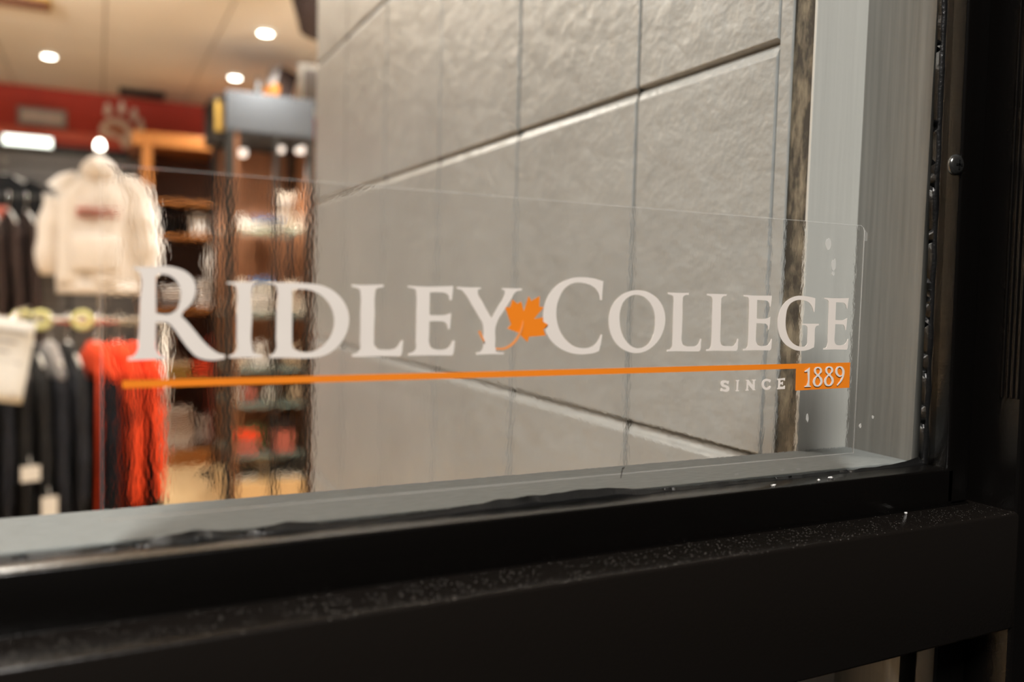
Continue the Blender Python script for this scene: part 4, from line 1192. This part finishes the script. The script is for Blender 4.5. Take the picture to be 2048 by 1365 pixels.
# ------------------------------------------------------------------ display cabinet with grey header
CY = 4.6
CD = 0.62
cx0, cx1 = at(449, 600, CY).x, at(626, 600, CY).x
cz_top = at(540, 190, CY).z
cz_head = at(540, 268, CY).z
cw = (cx1 - cx0) / 2
cab = thing('display_cabinet', 'tall black display cabinet with a slate grey header', 'cabinet', ((cx0 + cx1) / 2, CY, 0))
MB().box(-cw, cw, 0, CD, cz_head, cz_top, 0.004).build('header', 'grey_board', cab)
MB().box(-cw - 0.05, -cw - 0.004, 0.02, 0.06, cz_head - 0.01, cz_top - 0.06, 0.003).build('side_sign', 'yellow', cab)
MB().box(-cw - 0.066, -cw, 0.03, 0.4, cz_head - 0.05, cz_top - 0.03, 0.003).build('side_box', 'black_metal', cab)
for s, m, dd in ((-1, 'black_metal', 0.05), (1, 'black_metal', 0.04)):
    MB().box(min(s * cw, s * (cw - dd)), max(s * cw, s * (cw - dd)), 0, 0.04, 0.0, cz_head, 0.002).build('post', m, cab)
    MB().box(min(s * cw, s * (cw - 0.03)), max(s * cw, s * (cw - 0.03)), CD - 0.04, CD, 0.0, cz_head, 0.002).build('post', 'black_metal', cab)
MB().box(-0.012 + 0.03, 0.012 + 0.03, 0, 0.02, 0.0, cz_head).build('door_stile', 'black_metal', cab)
MB().box(-cw + 0.03, cw + 0.10, CD - 0.02, CD - 0.005, 0.0, cz_head).build('back_panel', 'brown_wood', cab)
MB().box(-cw + 0.05, -cw + 0.075, 0.01, 0.03, 0.0, cz_head).build('door_stile', 'brown_wood', cab)
MB().box(cw + 0.004, cw + 0.10, 0.02, CD - 0.02, 0.0, cz_head).build('side_panel', 'brown_wood', cab)
MB().box(-cw + 0.02, cw - 0.02, 0.02, CD - 0.02, 0.0, at(540, 966, CY).z, 0.003).build('plinth', 'floor', cab)
MB().box(-cw + 0.04, cw - 0.04, 0.02, CD - 0.03, cz_head - 0.02, cz_head - 0.001).build('ceiling_panel', 'black_metal', cab)
csz = []
for v in (462, 630, 737, 806, 905):
    z = at(540, v, CY + 0.12).z
    csz.append(z + 0.001)
    MB().box(-cw + 0.035, cw - 0.035, 0.03, CD - 0.03, z - 0.012, z, 0.002).build('shelf', 'shelf_glass', cab)
for (u, v) in ((601, 271), (559, 298), (484, 306)):
    g = at(u, v, CY + 0.30)
    s = MB().lathe([(0.030, 0.02), (0.030, -0.012), (0.022, -0.02), (0.003, -0.022)], (g.x - (cx0 + cx1) / 2, 0.30, cz_head - 0.026 if v < 275 else g.z), 18)
    s.build('spot_lens', 'small_lamp', cab, True)
    if v >= 275:
        MB().tube([(g.x - (cx0 + cx1) / 2, 0.30, g.z + 0.015), (g.x - (cx0 + cx1) / 2, 0.30, cz_head)], 0.004, 6).build('spot_stem', 'black_metal', cab)
lamp_in(cab, 'SPOT', 'cabinet_spot', (0.1, 0.12, cz_head - 0.06), 75, WARM, 0.03, 120)
lamp_in(cab, 'SPOT', 'cabinet_spot', (-0.12, 0.12, cz_head - 0.06), 60, WARM, 0.03, 120)


def cu(u, v=600):
    return at(u, v, CY + 0.2).x


CB = CY + 0.2
def cap(loc, label, m, brim, rz=0.0, group=None, s=1.0):
    t = thing('cap', label, 'cap', loc, rz, group)
    MB().lathe([(0.088 * s, 0), (0.092 * s, 0.02 * s), (0.085 * s, 0.06 * s), (0.055 * s, 0.095 * s), (0.01 * s, 0.108 * s)], (0, 0, 0), 22).build('crown', m, t, True)
    rings = []
    for i in range(9):
        a = math.pi * (0.12 + 0.76 * i / 8)
        rings.append([(0.085 * s * math.cos(a), -0.085 * s * math.sin(a), 0.006), (0.10 * s * math.cos(a), -0.16 * s * math.sin(a), -0.0 + 0.002), (0.10 * s * math.cos(a), -0.16 * s * math.sin(a), 0.006), (0.085 * s * math.cos(a), -0.085 * s * math.sin(a), 0.012)])
    MB().loft(rings).build('brim', brim, t, True)
    MB().ball((0, 0, 0.108 * s), 0.008 * s, 6).build('button', brim, t, True)
    return t


g_ = 'things in the display cabinet'
cap((cu(483), CB + 0.10, csz[0]), 'cream cap at the left of the top cabinet shelf', 'white_cloth', 'tan_cloth', 0.3, g_, 0.9)
carton((cu(528), CB - 0.165, csz[0]), 0.15, 0.08, 0.07, 'flat pale blue box in front on the top cabinet shelf', 'white_metal', 'blue', g_)
cap((cu(541), CB + 0.27, csz[0]), 'cream cap in the middle of the top cabinet shelf', 'tan_cloth', 'green', -0.1, g_, 0.72)
plush((cu(573), CB + 0.0, csz[0]), 0.88, 'cream plush bear at the right of the top cabinet shelf', 'plush', g_)
for i, (u, lab) in enumerate(((473, 'cream plush bear behind letter I in the cabinet'), (584, 'cream plush bear inside letter D in the cabinet'))):
    plush((cu(u), CB, csz[1]), 0.74, lab, 'plush', g_)
for i in range(2):
    folded((cu(528), CB - 0.02, csz[1] + 0.055 * i), 0.14, 0.28, ['cream folded shirt under the blue printed box', 'cream folded shirt directly beneath the blue printed box'][i], 'white_cloth', 41.0 + i, g_, 0.049)
carton((cu(527), CB, csz[1] + 0.112), 0.12, 0.1, 0.10, 'white box with blue lid on folded shirts in the cabinet', 'white_metal', 'blue', g_)
for i, (u, m, lab) in enumerate(((476, 'plush', 'tan plush bear on the middle cabinet shelf, leftmost'), (520, 'white_cloth', 'white plush bear in the middle of the middle cabinet shelf'), (586, 'tan_cloth', 'tan plush bear at the right of the middle cabinet shelf'))):
    plush((cu(u), CB, csz[2]), 0.55, lab, m, g_)
for i, (u, m, lab) in enumerate(((472, 'white_metal', 'short white mug on the fourth cabinet shelf, leftmost'), (500, 'red_print', 'dull red mug on the fourth cabinet shelf'), (545, 'white_metal', 'short white mug right of the red mug on the fourth cabinet shelf'), (594, 'tan_cloth', 'tan mug at the right end of the fourth cabinet shelf'))):
    mg = mug((cu(u), CB, csz[3]), lab, m)
    mg.scale = (0.56, 0.56, 0.62)
    mg.rotation_euler = (0, 0, math.radians(80))
    mg['group'] = g_
carton((cu(488), CB - 0.12, csz[4]), 0.13, 0.12, 0.13, 'red box at the left of the lowest cabinet shelf', 'red_print', 'red_cloth', g_)
cap((cu(522), CB + 0.22, csz[4]), 'olive green cap on the lowest cabinet shelf', 'green', 'green', 0.0, g_, 1.1)
carton((cu(560), CB - 0.12, csz[4]), 0.12, 0.12, 0.19, 'dull red box right of the olive cap in the cabinet', 'red_print', 'brown_cloth', g_)
plush((cu(586), CB + 0.14, csz[4]), 0.6, 'olive plush bear at the right of the lowest cabinet shelf', 'green', g_)


def shoe(loc, rz, label, group):
    t = thing('shoe', label, 'shoe', loc, rz, group)
    prof = [(-0.14, 0.038, 0.10), (-0.12, 0.042, 0.115), (-0.06, 0.042, 0.112), (-0.02, 0.043, 0.085), (0.04, 0.048, 0.062), (0.10, 0.048, 0.050), (0.14, 0.036, 0.040), (0.155, 0.015, 0.030)]
    rings = []
    for x, w, h in prof:
        rings.append([(x, w * math.copysign(abs(math.cos(2 * math.pi * k / 16)) ** 0.7, math.cos(2 * math.pi * k / 16)), 0.018 + h * 0.5 * (1 + math.sin(2 * math.pi * k / 16))) for k in range(16)])
    MB().loft(rings).build('upper', 'rubber', t, True)
    MB().loft([[(x, w * 1.05 * sg, z) for sg, z in ((-1, 0), (1, 0), (1, 0.022), (-1, 0.022))] for x, w, h in prof]).build('sole', 'white_metal', t)
    for kk in range(4):
        MB().tube([(-0.01 + 0.022 * kk, -0.028, 0.088 - 0.008 * kk), (-0.01 + 0.022 * kk, 0, 0.102 - 0.009 * kk), (-0.01 + 0.022 * kk, 0.028, 0.088 - 0.008 * kk)], 0.003, 6).build('lace', 'grey_cloth', t)
    t.scale = (0.72, 0.72, 0.9)
    return t


pz = at(540, 966, CY).z + 0.001
shoe((cu(482), CB - 0.05, pz), math.radians(25), 'black shoe at the left of the cabinet plinth', 'black shoes on the cabinet plinth')
shoe((cu(575), CB - 0.05, pz), math.radians(155), 'black shoe at the right of the cabinet plinth under a tan cap', 'black shoes on the cabinet plinth')
cap((cu(566), CB + 0.27, pz), 'tan cap behind the right black shoe on the plinth', 'tan_cloth', 'white_cloth', 0.0, None, 1.1)

# things on top of the cabinet
g = at(560, 190, CY + 0.2)
t = thing('leaning_book', 'thick red brown book leaning with an orange spine on the cabinet', 'book', (g.x, CY + 0.15, cz_top + 0.020))
t.rotation_euler = (0, math.radians(16), math.radians(20))
MB().box(-0.055, 0.055, 0.0, 0.10, 0.03, 0.17, 0.004).build('pages', 'tan_cloth', t)
MB().box(-0.062, 0.062, -0.006, 0.0, 0.0, 0.175, 0.002).build('cover', 'brown_cloth', t)
MB().box(-0.068, -0.056, -0.006, 0.106, 0.06, 0.175, 0.002).build('spine', 'grey_cloth', t)
MB().box(-0.068, -0.030, -0.008, 0.106, 0.0, 0.06, 0.002).build('orange_band', 'honey', t)
g = at(514, 190, CY + 0.15)
t = thing('small_bottle', 'small black bottle standing on the grey cabinet', 'bottle', (g.x, CY + 0.12, cz_top + 0.0008))
MB().lathe([(0.018, 0), (0.020, 0.01), (0.020, 0.07), (0.010, 0.088), (0.010, 0.10)], (0, 0, 0), 16).build('bottle_body', 'rubber', t, True)
MB().lathe([(0.012, 0.10), (0.012, 0.112), (0.002, 0.114)], (0, 0, 0), 16).build('stopper', 'black_metal', t, True)
x0, x1, z0, z1 = on_wall(597, 668, 92, 190, CY + 0.35)
t = thing('standing_frame', 'white framed grey picture standing on the display cabinet', 'picture frame', ((x0 + x1) / 2, CY + 0.35, cz_top))
w, h = (x1 - x0) / 2, min(z1, CEIL - 0.02) - cz_top
MB().box(-w + 0.03, w - 0.03, -0.004, 0.012, 0.02, h - 0.03).build('picture', 'grey_cloth', t)
MB().box(-w, w, -0.012, 0.016, h - 0.03, h, 0.003).build('frame_side', 'white_metal', t)
MB().box(-w, w, -0.012, 0.016, 0.0, 0.02, 0.003).build('frame_side', 'white_metal', t)
for s in (-1, 1):
    MB().box(min(s * w, s * (w - 0.03)), max(s * w, s * (w - 0.03)), -0.012, 0.016, 0.02, h - 0.03, 0.003).build('frame_side', 'white_metal', t)

# dark brown banner hung from the ceiling nearer the window
g = at(588, 80, 3.6)
zb = at(610, 78, 3.6).z
t = thing('hanging_banner', 'dark brown fabric banner hung from the ceiling beside the block wall', 'banner', (g.x + 0.11, 3.6, CEIL))
rows = []
for i in range(12):
    zz = -0.02 + (zb - CEIL + 0.02) * i / 11
    rows.append([(c * (0.13 - 0.004 * i), 0.02 * math.sin(c * 5 + 0.3 * i) + s, zz + 0.02 * c * (i / 11.0) * -1) for c, s in ((-1, 0), (-0.6, 0), (-0.2, 0), (0.2, 0), (0.6, 0), (1, 0), (1, 0.008), (0.2, 0.008), (-0.6, 0.008), (-1, 0.008))])
MB().loft(rows).build('fabric', 'brown_cloth', t, True)
MB().tube([(-0.15, 0.0, -0.012), (0.15, 0.0, -0.012)], 0.010, 10).build('rod', 'brown_wood', t, True)
for s in (-0.12, 0.12):
    MB().tube([(s, 0, -0.012), (s, 0, 0.0)], 0.004, 6).build('cord', 'white_metal', t)
